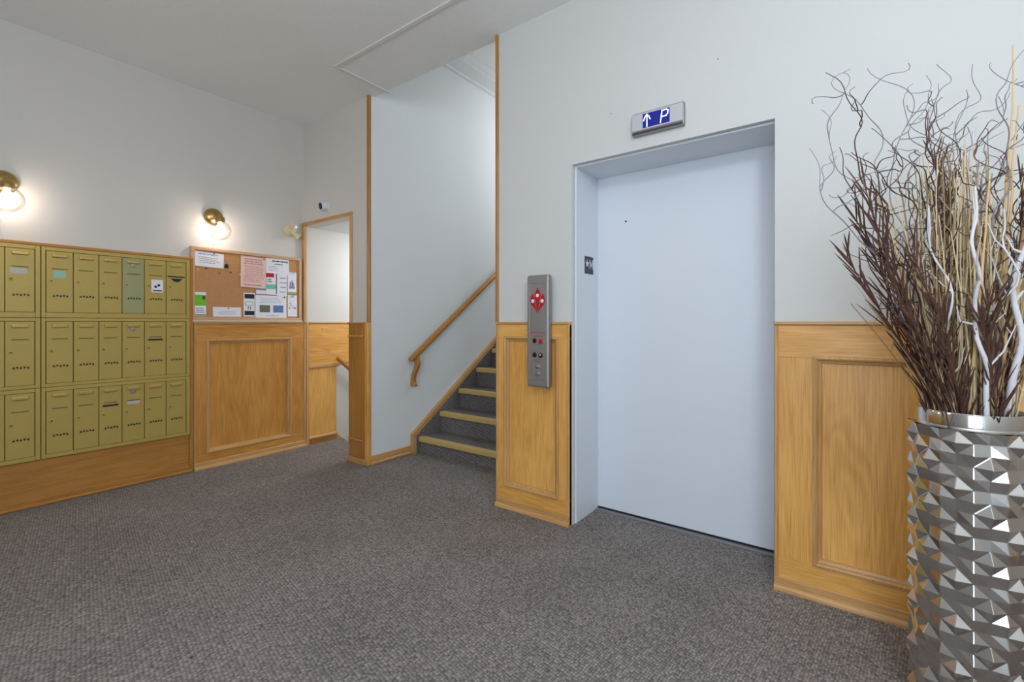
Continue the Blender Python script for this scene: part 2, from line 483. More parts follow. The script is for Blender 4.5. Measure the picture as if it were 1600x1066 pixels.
def wainscot(name, f, a0, a1, panels, zb, zt, caps=(True, True), z1=1.22, oaks=OAK, label=None):
    """framed oak wainscot: rails, stiles, recessed panels, mitred mouldings, cap and base"""
    ax = 'x' if f is FL else 'y'
    t = struct_root(name, f((a0 + a1) / 2, 0, 0), label)
    edges = [a0] + [e for p in panels for e in p] + [a1]
    m = MB(); fbox(m, f, a0, a1, 0.0, 0.026, zt, z1 - 0.012, 0.0015); link('rail', m, oaks[ax], t)
    m = MB(); fbox(m, f, a0, a1, 0.0, 0.026, 0.0, zb, 0.0015); link('rail', m, oaks[ax], t)
    for i in range(0, len(edges), 2):
        m = MB(); fbox(m, f, edges[i], edges[i + 1], 0.0, 0.0255, zb, zt, 0.0012); link('stile', m, oaks['z'], t)
    for p in panels:
        m = MB(); fbox(m, f, p[0], p[1], 0.0, 0.004, zb, zt); link('panel', m, oaks['z'], t)
        m = MB(); m.ring(f, p[0], p[1], zb, zt, PROF); link('panel_moulding', m, OAKT['z'], t)
    m = MB(); fbox(m, f, a0 - 0.002, a1 + 0.002, 0.0, 0.036, z1 - 0.012, z1 + 0.004, 0.004); link('cap', m, OAKT[ax], t)
    m = MB()
    fbox(m, f, a0, a1, 0.026, 0.034, 0.0, 0.060, 0.003)
    link('base_board', m, OAKT[ax], t)
    m = MB()
    pr = [(0.034, 0.0), (0.046, 0.0), (0.045, 0.012), (0.040, 0.021), (0.034, 0.024)]
    A = [m.bm.verts.new(f(a0, o, z)) for o, z in pr]; B = [m.bm.verts.new(f(a1, o, z)) for o, z in pr]
    for i in range(5): m.bm.faces.new((A[i], A[(i + 1) % 5], B[(i + 1) % 5], B[i]))
    m.bm.faces.new(A); m.bm.faces.new(B[::-1])
    link('shoe_moulding', m, OAKT[ax], t)
    for e, c in ((a0, caps[0]), (a1, caps[1])):
        if c:
            s = 1 if e == a0 else -1
            m = MB(); fbox(m, f, e, e + s * 0.018, 0.0, 0.033, 0.0, z1 - 0.012, 0.004); link('edge_strip', m, OAKT['z'], t)
    return t


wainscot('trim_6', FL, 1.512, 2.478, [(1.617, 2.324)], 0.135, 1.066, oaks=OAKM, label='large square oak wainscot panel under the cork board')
wainscot('trim_7', FR, 1.375, 1.935, [(1.463, 1.86)], 0.15, 1.12, label='narrow oak wainscot panel behind the call panel, left of the elevator')
wainscot('trim_8', FR, -1.598, 0.302, [(-1.50, -0.76), (-0.60, 0.142)], 0.155, 1.062, caps=(False, True), label='oak wainscot right of the elevator, behind the vase')
# post beside the hall doorway
t = struct_root('trim_9', (XR, 3.48, 0), 'narrow oak faced post between hall doorway and staircase')
m = MB(); fbox(m, FR, 3.372, 3.61, 0.0, 0.018, 0.0, 1.208, 0.002); link('facing', m, OAKD['z'], t)
m = MB(); m.box(XR, XR + 0.12, 3.60, 3.612, 0.0, 1.208); link('return_facing', m, OAKD['z'], t)
for z in (1.10, 0.20):
    m = MB(); fbox(m, FR, 3.40, 3.612, 0.018, 0.028, z - 0.007, z + 0.007, 0.003); link('bead', m, OAKT['y'], t)
m = MB(); fbox(m, FR, 3.365, 3.612, 0.0, 0.028, 1.208, 1.224, 0.004); link('cap', m, OAKT['y'], t)
m = MB(); fbox(m, FR, 3.325, 3.612, 0.026, 0.036, 0.0, 0.05, 0.003); link('base_board', m, OAKT['y'], t)

# wainscot that runs on through the hall doorway
t = struct_root('trim_10', (2.9, YL, 0), 'pale oak boarding on the hall wall seen through the doorway')
m = MB(); fbox(m, FL, 2.484, 2.512, 0.0, 0.030, 0.0, 1.22, 0.004); link('edge_strip', m, OAKT['z'], t)
m = MB(); fbox(m, FL, 2.512, 4.4, 0.0, 0.014, 0.795, 1.208, 0.0015); link('upper_board', m, OAK['x'], t)
m = MB(); fbox(m, FL, 2.512, 4.4, 0.0, 0.026, 1.208, 1.224, 0.004); link('cap', m, OAKT['x'], t)
m = MB(); fbox(m, FL, 2.512, 2.845, 0.0, 0.030, 0.762, 0.795, 0.006, 2); link('ledge', m, OAKT['x'], t)
m = MB(); fbox(m, FL, 2.512, 2.822, 0.0, 0.016, 0.05, 0.762, 0.002); link('panel', m, OAK['z'], t)
m = MB(); fbox(m, FL, 2.512, 2.835, 0.0, 0.030, 0.052, 0.078, 0.005); link('base_bead', m, OAKT['x'], t)
m = MB(); fbox(m, FL, 2.512, 2.835, 0.0, 0.018, 0.0, 0.052, 0.002); link('base_board', m, OAKD['x'], t)
m = MB()
for z in (1.15, 0.84): m.lathe([(0.0, 0.0), (0.006, 0.0), (0.005, 0.003), (0, 0.004)], 8, Matrix.Translation((2.66, YL - 0.014, z)) @ Matrix.Rotation(R(90), 4, 'X'))
link('screw', m, OAKD['x'], t)

# baseboard of the stairwell wall
t = struct_root('baseboard_stairwell', (2.7, YS, 0))
m = MB(); m.box(XR + 0.014, 2.925, YS - 0.012, YS, 0, 0.078, 0.003); link('board', m, OAKT['x'], t)
m = MB(); m.box(XR + 0.0, 2.925, YS - 0.026, YS - 0.012, 0, 0.026, 0.006); link('shoe_moulding', m, OAKT['x'], t)

# ------------------------------------------------------------------ elevator entrance
d = struct_root('door_1', (XR + 0.3, 0.835, 0), 'white elevator door set deep in its white steel frame')
XF = XR + 0.032
m = MB(); m.box(XF, 2.80, 1.362, 1.3735, 0, 2.169, 0.002); link('jamb', m, M['enamel'], d)
m = MB(); m.box(XF, 2.80, 0.3025, 0.306, 0, 2.169, 0.001); link('jamb', m, M['enamel'], d)
m = MB(); m.box(XF, 2.80, 0.306, 1.362, 2.160, 2.1695, 0.002); link('head_jamb', m, M['enamel'], d)
m = MB(); m.box(XR + 0.121, 2.83, 1.374, 1.41, 0, 2.21); m.box(XR + 0.121, 2.83, 0.266, 0.302, 0, 2.21); m.box(XR + 0.121, 2.83, 0.302, 1.374, 2.17, 2.21); link('backing', m, M['enamel'], d)
m = MB(); m.box(2.795, 2.825, 0.304, 1.364, 0.014, 2.168, 0.002); dp = link('door_panel', m, M['enamel'], d)
m = MB(); m.lathe([(0.0, 0.0), (0.006, 0.0), (0.005, 0.003), (0, 0.0035)], 10, Matrix.Translation((2.795, 1.17, 1.86)) @ Matrix.Rotation(R(-90), 4, 'Y'))
link('release_hole', m, M['black'], dp)
m = MB(); m.box(2.755, 2.79, 0.306, 1.362, 0.0, 0.006, 0.001); link('sill', m, M['steel'], d)
m = MB(); m.box(2.792, 2.83, 0.306, 1.362, -0.01, 0.0145); link('door_gap', m, M['dark'], d)

# ------------------------------------------------------------------ staircase going up
st = thing('staircase', (3.0, 2.64, 0), 'grey carpeted staircase with tan nosings rising behind the elevator wall', 'stairs')
RISE, RUN, X0 = 0.194, 0.272, 3.01
NS = 10
for k in range(NS):
    z = 0.145 + RISE * k; x = X0 + RUN * k
    zp = 0 if k == 0 else z - RISE
    m = MB(); m.box(x, x + 0.02, 1.955, 3.30, zp, z - 0.012); link('riser', m, M['carpet_stair'], st)
    m = MB(); m.box(x + 0.02, x + RUN + 0.02 if k < NS - 1 else 5.95, 1.955, 3.30, z - 0.03, z, 0.002); tr = link('tread', m, M['carpet_stair'], st)
    m = MB(); m.box(x - 0.028, x + 0.034, 1.955, 3.298, z - 0.044, z + 0.004, 0.009, 2); link('nosing', m, M['nosing'], tr, label='tan nosing')
# sloping skirt: carpet up to an oak cap strip
SL = RISE / RUN
sk = [(2.935, 0.0), (2.975, 0.0)]
def zc(x): return 0.155 + (x - 2.93) * 0.695
m = MB()
poly = [(2.955, 0.0), (5.4, 0.0), (5.4, zc(5.4)), (2.955, zc(2.955))]
m.prism(poly, lambda a, o, z: (a, YS - o, z), 0.001, 0.034)
link('carpet_skirt', m, M['carpet_stair'], st)
m = MB()
poly = [(2.918, 0.0), (2.957, 0.0), (2.957, zc(2.957) - 0.012), (5.4, zc(5.4) - 0.012), (5.4, zc(5.4) + 0.034), (2.918, zc(2.918) + 0.034)]
m.prism(poly, lambda a, o, z: (a, YS - o, z), 0.001, 0.040)
link('skirt_cap', m, OAKT['x'], st, label='oak skirt strip')

# handrail on the stairwell wall
hr = thing('handrail', (2.85, YS, 0.62), 'round oak handrail sloping up the white stairwell wall', 'handrail')
hy = YS - 0.075
m = MB()
a = Vector((2.85, hy, 0.875)); b = Vector((5.3, hy, 0.875 + 2.45 * 0.708))
m.tube([a, a + (b - a) * 0.004, a + (b - a) * 0.5, b], [0.022, 0.027, 0.027, 0.027], 14)
link('rail', m, RAILOAK, hr, smooth=40)
def bracket(x, z):
    m = MB()
    prof = [(0.0, 0.0, 0.034), (-0.006, -0.035, 0.036), (-0.010, -0.07, 0.040), (-0.004, -0.10, 0.038), (0.014, -0.135, 0.034), (0.034, -0.17, 0.030), (0.044, -0.205, 0.028), (0.046, -0.245, 0.034), (0.040, -0.268, 0.048), (0.042, -0.285, 0.046)]
    L_, R_ = [], []
    poly = []
    for o, dz, w in prof: L_.append((hy + o - w * 0.6, z + dz)); R_.append((hy + o + w * 0.7, z + dz))
    poly = L_ + R_[::-1]
    m.prism([(min(y, YS), zz) for y, zz in poly], lambda y, o, zz: (o, y, zz), x - 0.016, x + 0.016)
    link('bracket', m, OAKD['z'], hr, label='curved oak bracket')
bracket(2.93, 0.912)
bracket(4.6, 0.875 + 1.75 * 0.708 - 0.02)

# hall steps going down, wall skirt and handrail
sd = thing('lower_staircase', (2.83, 3.9, 0), 'carpeted steps leading down inside the hall doorway', 'stairs')
for k in range(5):
    x = 2.83 + 0.27 * k; z = -0.19 * (k + 1)
    m = MB(); m.box(x, x + 0.30, 3.455, 4.345, z - 0.03, z, 0.002); tr = link('tread', m, M['carpet_stair'], sd)
    m = MB(); m.box(x, x + 0.02, 3.46, 4.35, z, z + 0.16); link('riser', m, M['carpet_stair'], sd)
m = MB()
zd = lambda x: 0.062 - (x - 2.81) * 0.80
m.prism([(2.822, zd(2.822) - 0.075), (4.2, zd(4.2) - 0.075), (4.2, zd(4.2)), (2.822, zd(2.822))], FL, 0.002, 0.022)
link('skirt_board', m, OAKT['x'], sd, label='oak skirt board')
hd = thing('handrail', (2.82, YL, 0.85), 'short oak handrail sloping down inside the hall doorway', 'handrail')
m = MB(); a = Vector((2.80, YL - 0.065, 0.852)); b = Vector((4.1, YL - 0.065, 0.852 - 1.3 * 0.86))
m.tube([a, b], 0.021, 12); link('rail', m, RAILOAK, hd, smooth=40)
m = MB(); m.tube([(3.3, YL, 0.36), (3.3, YL - 0.05, 0.36), (3.3, YL - 0.065, 0.42)], 0.010, 8); link('bracket', m, OAKD['z'], hd, smooth=40)

# ------------------------------------------------------------------ mailboxes
t = struct_root('trim_11', (0.6, YL, 0), 'oak surround of the mailbox bank')
m = MB(); fbox(m, FL, -1.2, 1.506, 0.0, 0.040, 1.728, 1.750, 0.005); link('top_rail', m, OAKD['x'], t)
m = MB(); fbox(m, FL, 1.480, 1.508, 0.0, 0.038, 0.0, 1.728, 0.004); link('side_stile', m, OAKD['z'], t)
m = MB(); fbox(m, FL, -1.2, 1.480, 0.0, 0.026, 0.0, 0.31, 0.002); link('bottom_panel', m, OAKD['x'], t)
m = MB(); fbox(m, FL, -1.2, 1.500, 0.026, 0.036, 0.0, 0.055, 0.004); link('base_board', m, OAKD['x'], t)
m = MB(); fbox(m, FL, -1.2, 1.500, 0.036, 0.048, 0.0, 0.022, 0.006); link('shoe_moulding', m, OAKD['x'], t)
m = MB(); fbox(m, FL, -1.2, -0.26, 0.0, 0.026, 0.31, 1.728, 0.002); link('side_panel', m, OAKD['z'], t)

XB = [0.644, 0.779, 0.914, 1.045, 1.179, 1.317, 1.452]
ROWS = [(1.252, 1.727, 1.288, 1.700, 'top'), (0.786, 1.250, 0.810, 1.226, 'middle'), (0.310, 0.784, 0.338, 0.757, 'bottom')]
DOORW = 0.131


def tri_vents(x, z):
    m = MB()
    for q in range(5):
        cx = x + (q - 2) * 0.0165
        s = 1 if q % 2 == 0 else -1
        poly = [(cx - 0.0076, z - 0.0068 * s), (cx + 0.0076, z - 0.0068 * s), (cx, z + 0.0082 * s)]
        if s < 0: poly = poly[::-1]
        m.prism(poly, FL, 0.0438, 0.0448)
    return m


def rng_box(m, x0, x1, z0, z1, o0=0.0438, o1=0.0452):
    return fbox(m, FL, x0, x1, o0, o1, z0, z1)


rnd = random.Random(4)


def make_unit(row, shift, side):
    z0, z1, d0, d1, nm = ROWS[row]
    un = thing('mailbox_unit', (1.05 + shift, YL, z0), 'gold mailbox unit, %s row of the %s' % (nm, side), 'mailbox', 'gold apartment mailbox units')
    xa, xb = XB[0] + shift, XB[-1] + shift
    m = MB()
    fbox(m, FL, 0.622 + shift, 1.478 + shift, 0.0, 0.034, z0, z1, 0.002)
    # raised rim of the frame around the doors
    for a0, a1, b0, b1 in ((0.622 + shift, xa - 0.002, z0, z1), (xb + 0.002, 1.478 + shift, z0, z1), (xa - 0.002, xb + 0.002, z0, d0 - 0.002), (xa - 0.002, xb + 0.002, d1 + 0.002, z1)):
        fbox(m, FL, a0, a1, 0.034, 0.045, b0, b1, 0.0018)
    link('frame', m, M['gold'], un)
    m = MB(); fbox(m, FL, xa - 0.002, xb + 0.002, 0.034, 0.0345, d0 - 0.002, d1 + 0.002); link('shadow_gap', m, M['slot'], un)
    for k in range(6):
        x0, x1 = XB[k] + shift + 0.002, XB[k + 1] + shift - 0.002
        green = (row == 0 and k == 3 and side.endswith('board'))
        H = d1 - d0
        m = MB(); fbox(m, FL, x0, x1, 0.036, 0.0436, d0, d1, 0.0012)
        dr = link('mailbox_door', m, M['goldgreen' if green else 'gold'], un, origin=FL(x0, 0.0436, d0), label='grey green mailbox door' if green else None)
        w = x1 - x0; xc = (x0 + x1) / 2
        m = MB(); fbox(m, FL, x0 + 0.2 * w, x1 - 0.2 * w, 0.043, 0.0575, d1 - 0.041, d1 - 0.017, 0.006, 3)
        link('name_plate', m, M['plate'], dr)
        m = MB(); rng_box(m, x0 + 0.2 * w, x1 - 0.2 * w, d1 - 0.120, d1 - 0.1155); link('mail_slot', m, M['slot'], dr)
        lx, lz = x0 + 0.19 * w, d1 - 0.20
        m = MB(); m.lathe([(0.011, 0.0), (0.011, 0.003), (0.008, 0.005), (0.0055, 0.005), (0.0055, 0.003), (0, 0.003)], 14, Matrix.Translation(FL(lx, 0.0434, lz)) @ Matrix.Rotation(R(90), 4, 'X'))
        lk = link('lock', m, M['plate' if rnd.random() < 0.3 else 'gold'], dr, smooth=30)
        m = MB(); rng_box(m, lx - 0.0035, lx + 0.0035, lz - 0.002, lz + 0.0045, 0.0455, 0.0494); link('key_slot', m, M['dark'], dr)
        m = tri_vents(xc + 0.004, d1 - 0.300); link('vents', m, M['black'], dr)
        if side.endswith('board'):
            if row == 0 and k == 0:
                m = MB(); rng_box(m, x0 + 0.26 * w, x0 + 0.72 * w, d1 - 0.178, d1 - 0.128); link('sticker', m, M['mint'], dr, label='mint green sticker')
            if k == 3:
                m = MB(); m.lathe([(0.019, 0.0), (0.017, 0.004), (0.010, 0.005), (0, 0.006)], 16, Matrix.Translation(FL(xc - 0.002, 0.0434, d1 - 0.052)) @ Matrix.Rotation(R(90), 4, 'X'))
                link('master_lock', m, M['steel'], dr, smooth=30, label='round steel master lock')
            if row == 0 and k == 4:
                m = MB(); rng_box(m, x0 + 0.30 * w, x0 + 0.86 * w, d1 - 0.248, d1 - 0.150); sx = link('sticker', m, M['paper'], dr, label='white sticker with two dark ovals')
                m = MB()
                for dx, dz in ((-0.010, 0.048 - 0.004), (0.010, 0.056)):
                    m.lathe([(0.0095, 0.0), (0.0095, 0.0006), (0, 0.0007)], 12, Matrix.Translation(FL(x0 + 0.58 * w + dx, 0.0452, d1 - 0.248 + dz)) @ Matrix.Rotation(R(90), 4, 'X'))
                rng_box(m, x0 + 0.37 * w, x0 + 0.80 * w, d1 - 0.239, d1 - 0.230, 0.0452, 0.0458)
                link('sticker_print', m, M['inkdark'], dr)
            if row == 0 and k == 5:
                m = MB(); rng_box(m, x0 + 0.05 * w, x1 - 0.05 * w, d1 - 0.122, d1 - 0.113)
                m.prism([(x0 + 0.2 * w, d1 - 0.132), (x0 + 0.42 * w, d1 - 0.158), (x0 + 0.62 * w, d1 - 0.158), (x0 + 0.82 * w, d1 - 0.132)], FL, 0.0438, 0.0452)
                link('sticker', m, M['inkdark'], dr, label='worn black sticker')
            if (row == 1 and k == 4) or (row == 2 and k == 2):
                m = MB(); rng_box(m, x0 + 0.15 * w, x1 - 0.15 * w, d1 - 0.145, d1 - 0.132); link('sticker', m, M['inkdark'], dr, label='black strip sticker')
            if row == 2 and k == 3:
                m = MB(); rng_box(m, x0 + 0.22 * w, x0 + 0.78 * w, d1 - 0.146, d1 - 0.124); link('sticker', m, M['label'], dr, label='pale paper sticker')
        elif row == 0 and k == 5:
            m = MB(); rng_box(m, x0 + 0.15 * w, x1 - 0.25 * w, d1 - 0.165, d1 - 0.128); link('sticker', m, M['label'], dr, label='pale lavender label')
    return un


for r_ in range(3): make_unit(r_, 0.0, 'column beside the cork board')
for r_ in range(3): make_unit(r_, -0.86, 'column cut by the left picture edge')

# ------------------------------------------------------------------ cork board and its papers
bb = thing('bulletin_board', (1.96, YL, 1.25), 'oak framed cork bulletin board above the wainscot', 'bulletin board')
m = MB(); fbox(m, FL, 1.515, 2.408, 0.0, 0.022, 1.258, 1.822); link('cork', m, M['cork'], bb)
m = MB()
m.ring(FL, 1.490, 2.434, 1.236, 1.846, [(0, 0), (0, 0.032), (0.004, 0.036), (0.024, 0.036), (0.028, 0.032), (0.028, 0.022)])
link('frame', m, OAKP['x'], bb)
m = MB(); fbox(m, FL, 1.50, 2.44, 0.0, 0.042, 1.224, 1.238, 0.003); link('ledge', m, M['palewood'], bb, label='pale ledge strip')

CO = 0.0222                                      # out of the cork face


def sheet(name, x0, x1, z0, z1, mat, label, cat, lay=0, curl=0.0, tilt=0.0):
    """a thin sheet, pinned near its top, that curls off the cork at its lower edge"""
    o0 = CO + 0.0012 * lay
    og = FL((x0 + x1) / 2, o0, (z0 + z1) / 2)
    m = MB()
    nx, nz = 4, 5
    V = {}
    for side in (0, 1):
        for i in range(nx + 1):
            for j in range(nz + 1):
                u, v = i / nx, j / nz
                out = o0 + 0.0003 + curl * (1 - v) ** 2 * (0.5 + 0.5 * u) + (0.0005 if side else 0)
                x = x0 + (x1 - x0) * u; z = z0 + (z1 - z0) * v
                x, z = x + tilt * (z - z1), z - tilt * (x - x0)
                V[side, i, j] = m.bm.verts.new(FL(x, out, z))
    for i in range(nx):
        for j in range(nz):
            for s in (0, 1):
                m.bm.faces.new((V[s, i, j], V[s, i + 1, j], V[s, i + 1, j + 1], V[s, i, j + 1]))
    rim = [(i, 0) for i in range(nx)] + [(nx, j) for j in range(nz)] + [(i, nz) for i in range(nx, 0, -1)] + [(0, j) for j in range(nz, 0, -1)]
    for a, b in zip(rim, rim[1:] + rim[:1]):
        m.bm.faces.new((V[0, a[0], a[1]], V[0, b[0], b[1]], V[1, b[0], b[1]], V[1, a[0], a[1]]))
    o = link(name, m, mat, origin=og)
    tag(o, label, cat, 'papers on the cork board')
    W, Hh = x1 - x0, z1 - z0
    def onsheet(mb, u0, u1, v0, v1, lift=0.0006):
        # patch that follows the curl
        n = max(1, int((v1 - v0) * 5 + 0.99))
        for q in range(n):
            va, vb = v0 + (v1 - v0) * q / n, v0 + (v1 - v0) * (q + 1) / n
            pts = []
            for u, v in ((u0, va), (u1, va), (u1, vb), (u0, vb)):
                out = o0 + 0.0008 + lift + curl * (1 - v) ** 2 * (0.5 + 0.5 * u) + curl * 0.02
                x = x0 + W * u; z = z0 + Hh * v
                x, z = x + tilt * (z - z1), z - tilt * (x - x0)
                pts.append(FL(x, out, z))
            mb.bm.faces.new([mb.bm.verts.new(p) for p in pts])
    def add(pname, mat, patches, label=None, lift=0.0006):
        mb = MB()
        for p in patches: onsheet(mb, *p, lift=lift)
        r = link(pname, mb, mat, o, label=label)
        if pname in ('print', 'flowers', 'heading', 'sketch'): r['kind'] = 'stuff'
        return r
    return o, add


def lines(u0, u1, v0, v1, n, seed, fill=0.45):
    rg = random.Random(seed); out = []
    for i in range(n):
        v = v1 - (i + 0.5) * (v1 - v0) / n; h = (v1 - v0) / n * fill / 2
        ind = rg.uniform(0, 0.12) * (u1 - u0); u = u0 + ind
        end = u1 - rg.uniform(0, 0.2) * (u1 - u0)
        while u < end:
            L = rg.uniform(0.03, 0.13) * (u1 - u0) * 1.2
            out.append((u, min(end, u + L), v - h, v + h)); u += L + 0.018
    return out


o, add = sheet('notice', 1.516, 1.739, 1.689, 1.812, M['paper'], 'white notice card with faint print in upper left corner of the board', 'notice', 1, 0.004, 0.03)
add('print', M['ink'], lines(0.12, 0.88, 0.22, 0.68, 4, 3, 0.4)); add('heading', M['blueprint'], lines(0.08, 0.92, 0.76, 0.92, 1, 5, 0.5))
o, add = sheet('brochure', 1.517, 1.602, 1.272, 1.473, M['paper'], 'bright green and white brochure at left edge of the board', 'brochure', 1, 0.006)
add('picture', M['green'], [(0, 1, 0.44, 0.88)]); add('print', M['ink'], lines(0.1, 0.9, 0.12, 0.36, 3, 8)); add('band', M['grassolive'], [(0, 1, 0.02, 0.08)])
add('emblem', M['twigdark'], [(0.68, 0.92, 0.70, 0.84)], lift=0.0012)
o, add = sheet('notice', 1.654, 1.877, 1.269, 1.352, M['paper'], 'low wide white slip with pale blue print along the board bottom', 'notice', 1, 0.002)
add('print', M['blueprint'], lines(0.2, 0.85, 0.2, 0.62, 3, 9, 0.35))
o, add = sheet('notice', 1.876, 2.092, 1.536, 1.812, M['pinkpaper'], 'pale pink typed sheet on the cork board', 'notice', 3, 0.012, 0.02)
add('print', M['inkpink'], lines(0.08, 0.95, 0.16, 0.72, 10, 11, 0.4)); add('heading', M['inkpink'], lines(0.08, 0.95, 0.74, 0.95, 3, 12, 0.6)); add('footer', M['inkpink'], lines(0.1, 0.95, 0.05, 0.11, 1, 13, 0.8))
o, add = sheet('notice', 2.093, 2.309, 1.676, 1.822, M['paper'], 'white letter sheet in upper right of the board', 'notice', 2, 0.002)
add('heading', M['inkdark'], [(a, b, c - 0.0, d) for a, b, c, d in lines(0.18, 0.95, 0.72, 0.88, 1, 15, 0.5)] + lines(0.35, 0.75, 0.56, 0.66, 1, 16, 0.6)); add('print', M['ink'], lines(0.08, 0.5, 0.15, 0.5, 4, 17, 0.3))
o, add = sheet('flyer', 2.094, 2.191, 1.478, 1.679, M['paper'], 'narrow flyer with red top and teal green lower block', 'flyer', 3, 0.003)
add('red_block', M['red'], [(0, 0.75, 0.80, 0.99)]); add('green_block', M['teal'], [(0, 0.92, 0.26, 0.48)]); add('print', M['inkdark'], lines(0.12, 0.55, 0.56, 0.74, 2, 19, 0.6))
add('edge', M['inkdark'], [(0.93, 1.0, 0.05, 0.98)])
o, add = sheet('flyer', 2.193, 2.292, 1.47, 1.681, M['paper'], 'narrow white list with small grey marks beside the red flyer', 'flyer', 3, 0.003)
add('print', M['ink'], lines(0.25, 0.95, 0.08, 0.9, 4, 21, 0.22)); add('edge', M['ink'], [(0.95, 1.0, 0.0, 0.9)])
o, add = sheet('card', 2.001, 2.094, 1.478, 1.529, M['paper'], 'small white card under the pink sheet', 'card', 2, 0.001)
add('border', M['ink'], [(0, 0.04, 0, 1), (0, 1, 0, 0.05), (0, 1, 0.72, 0.95)])
o, add = sheet('brochure', 1.899, 1.995, 1.272, 1.485, M['paper'], 'black and white brochure with an oval emblem', 'brochure', 1, 0.002)
add('black_block', M['inkdark'], [(0.08, 0.95, 0.76, 0.95), (0.08, 0.95, 0.06, 0.24)]); add('print', M['ink'], [(0.2, 0.8, 0.62, 0.64), (0.2, 0.8, 0.46, 0.48), (0.14, 0.2, 0.48, 0.62), (0.8, 0.86, 0.48, 0.62)])
add('ring', M['inkdark'], [(0.38, 0.64, 0.40, 0.42), (0.38, 0.64, 0.31, 0.33), (0.36, 0.42, 0.32, 0.41), (0.6, 0.66, 0.32, 0.41)])
o, add = sheet('flyer', 1.997, 2.283, 1.256, 1.469, M['paper'], 'white flyer with two small photographs side by side', 'flyer', 4, 0.004)
add('photo', M['photoA'], [(0.13, 0.46, 0.27, 0.58)], label='brownish printed photo'); add('photo', M['photoB'], [(0.56, 0.89, 0.27, 0.58)], label='blue printed photo'); add('print', M['blueprint'], lines(0.12, 0.86, 0.66, 0.92, 4, 25, 0.25) + lines(0.3, 0.75, 0.08, 0.18, 1, 26, 0.3))
o, add = sheet('flyer', 2.296, 2.383, 1.499, 1.703, M['paper'], 'narrow white flyer with a grey tree sketch and green foot', 'flyer', 2, 0.002)
add('sketch', M['ink'], [(0.15, 0.8, 0.22, 0.34), (0.22, 0.34, 0.34, 0.55), (0.42, 0.52, 0.34, 0.62), (0.6, 0.72, 0.34, 0.5)]); add('sketch_dark', M['inkdark'], [(0.24, 0.30, 0.34, 0.48), (0.5, 0.56, 0.34, 0.56)], lift=0.001); add('foot', M['green'], [(0, 1, 0.01, 0.06)])
o, add = sheet('flyer', 2.296, 2.388, 1.276, 1.482, M['paper'], 'narrow white flyer with scattered rose flowers', 'flyer', 2, 0.003)
rg = random.Random(31)
add('flowers', M['inkpink'], [(u, u + 0.09, v, v + 0.045) for u, v in [(rg.uniform(0.1, 0.6), rg.uniform(0.34, 0.66)) for _ in range(12)]]); add('print', M['ink'], [(0.62, 0.88, 0.36, 0.44), (0.2, 0.7, 0.9, 0.92)])

# binder clip and pins
bc = thing('binder_clip', FL(1.757, 0.03, 1.70), 'black binder clip hanging beside the upper left notice', 'binder clip')
m = MB(); m.prism([(1.743, 1.690), (1.772, 1.690), (1.768, 1.722), (1.747, 1.722)], FL, 0.0225, 0.036); link('clip_body', m, M['black'], bc)
m = MB(); m.tube([FL(1.751, 0.030, 1.720), FL(1.748, 0.034, 1.748), FL(1.757, 0.036, 1.760), FL(1.766, 0.034, 1.748), FL(1.764, 0.030, 1.720)], 0.0016, 6); link('wire_loop', m, M['steel'], bc, smooth=50)
pins = [(1.54, 1.655, 'cream', 'cream push pin low under the upper left notice'), (1.60, 1.672, 'twigdark', 'brown push pin just under the upper left notice'), (1.70, 1.64, 'red', 'red push pin in the middle of the bare cork'),
        (1.79, 1.655, 'twigdark', 'brown push pin left of the pink sheet'), (1.765, 1.545, 'steel', 'steel push pin alone low in the bare cork'), (1.865, 1.642, 'cream', 'white push pin at left edge of the pink sheet'),
        (2.072, 1.795, 'brass', 'brass push pin at top right of the pink sheet'), (1.772, 1.343, 'steel', 'steel push pin on the low wide slip'), (2.262, 1.458, 'black', 'black push pin at top of the two photo flyer'), (2.345, 1.69, 'steel', 'steel push pin on the tree sketch flyer'),
        (2.345, 1.474, 'steel', 'steel push pin on the rose flower flyer'), (1.66, 1.80, 'brass', 'brass push pin at the top of the upper left notice')]
for x, z, mt, lb in pins:
    m = MB(); m.lathe([(0.001, -0.004), (0.003, 0.002), (0.006, 0.003), (0.004, 0.006), (0.0065, 0.010), (0, 0.011)], 10, Matrix.Translation(FL(x, 0.0275, z)) @ Matrix.Rotation(R(90), 4, 'X'))
    tag(link('push_pin', m, M[mt], origin=FL(x, 0.027, z), smooth=40), lb, 'push pin', 'push pins on the cork board')

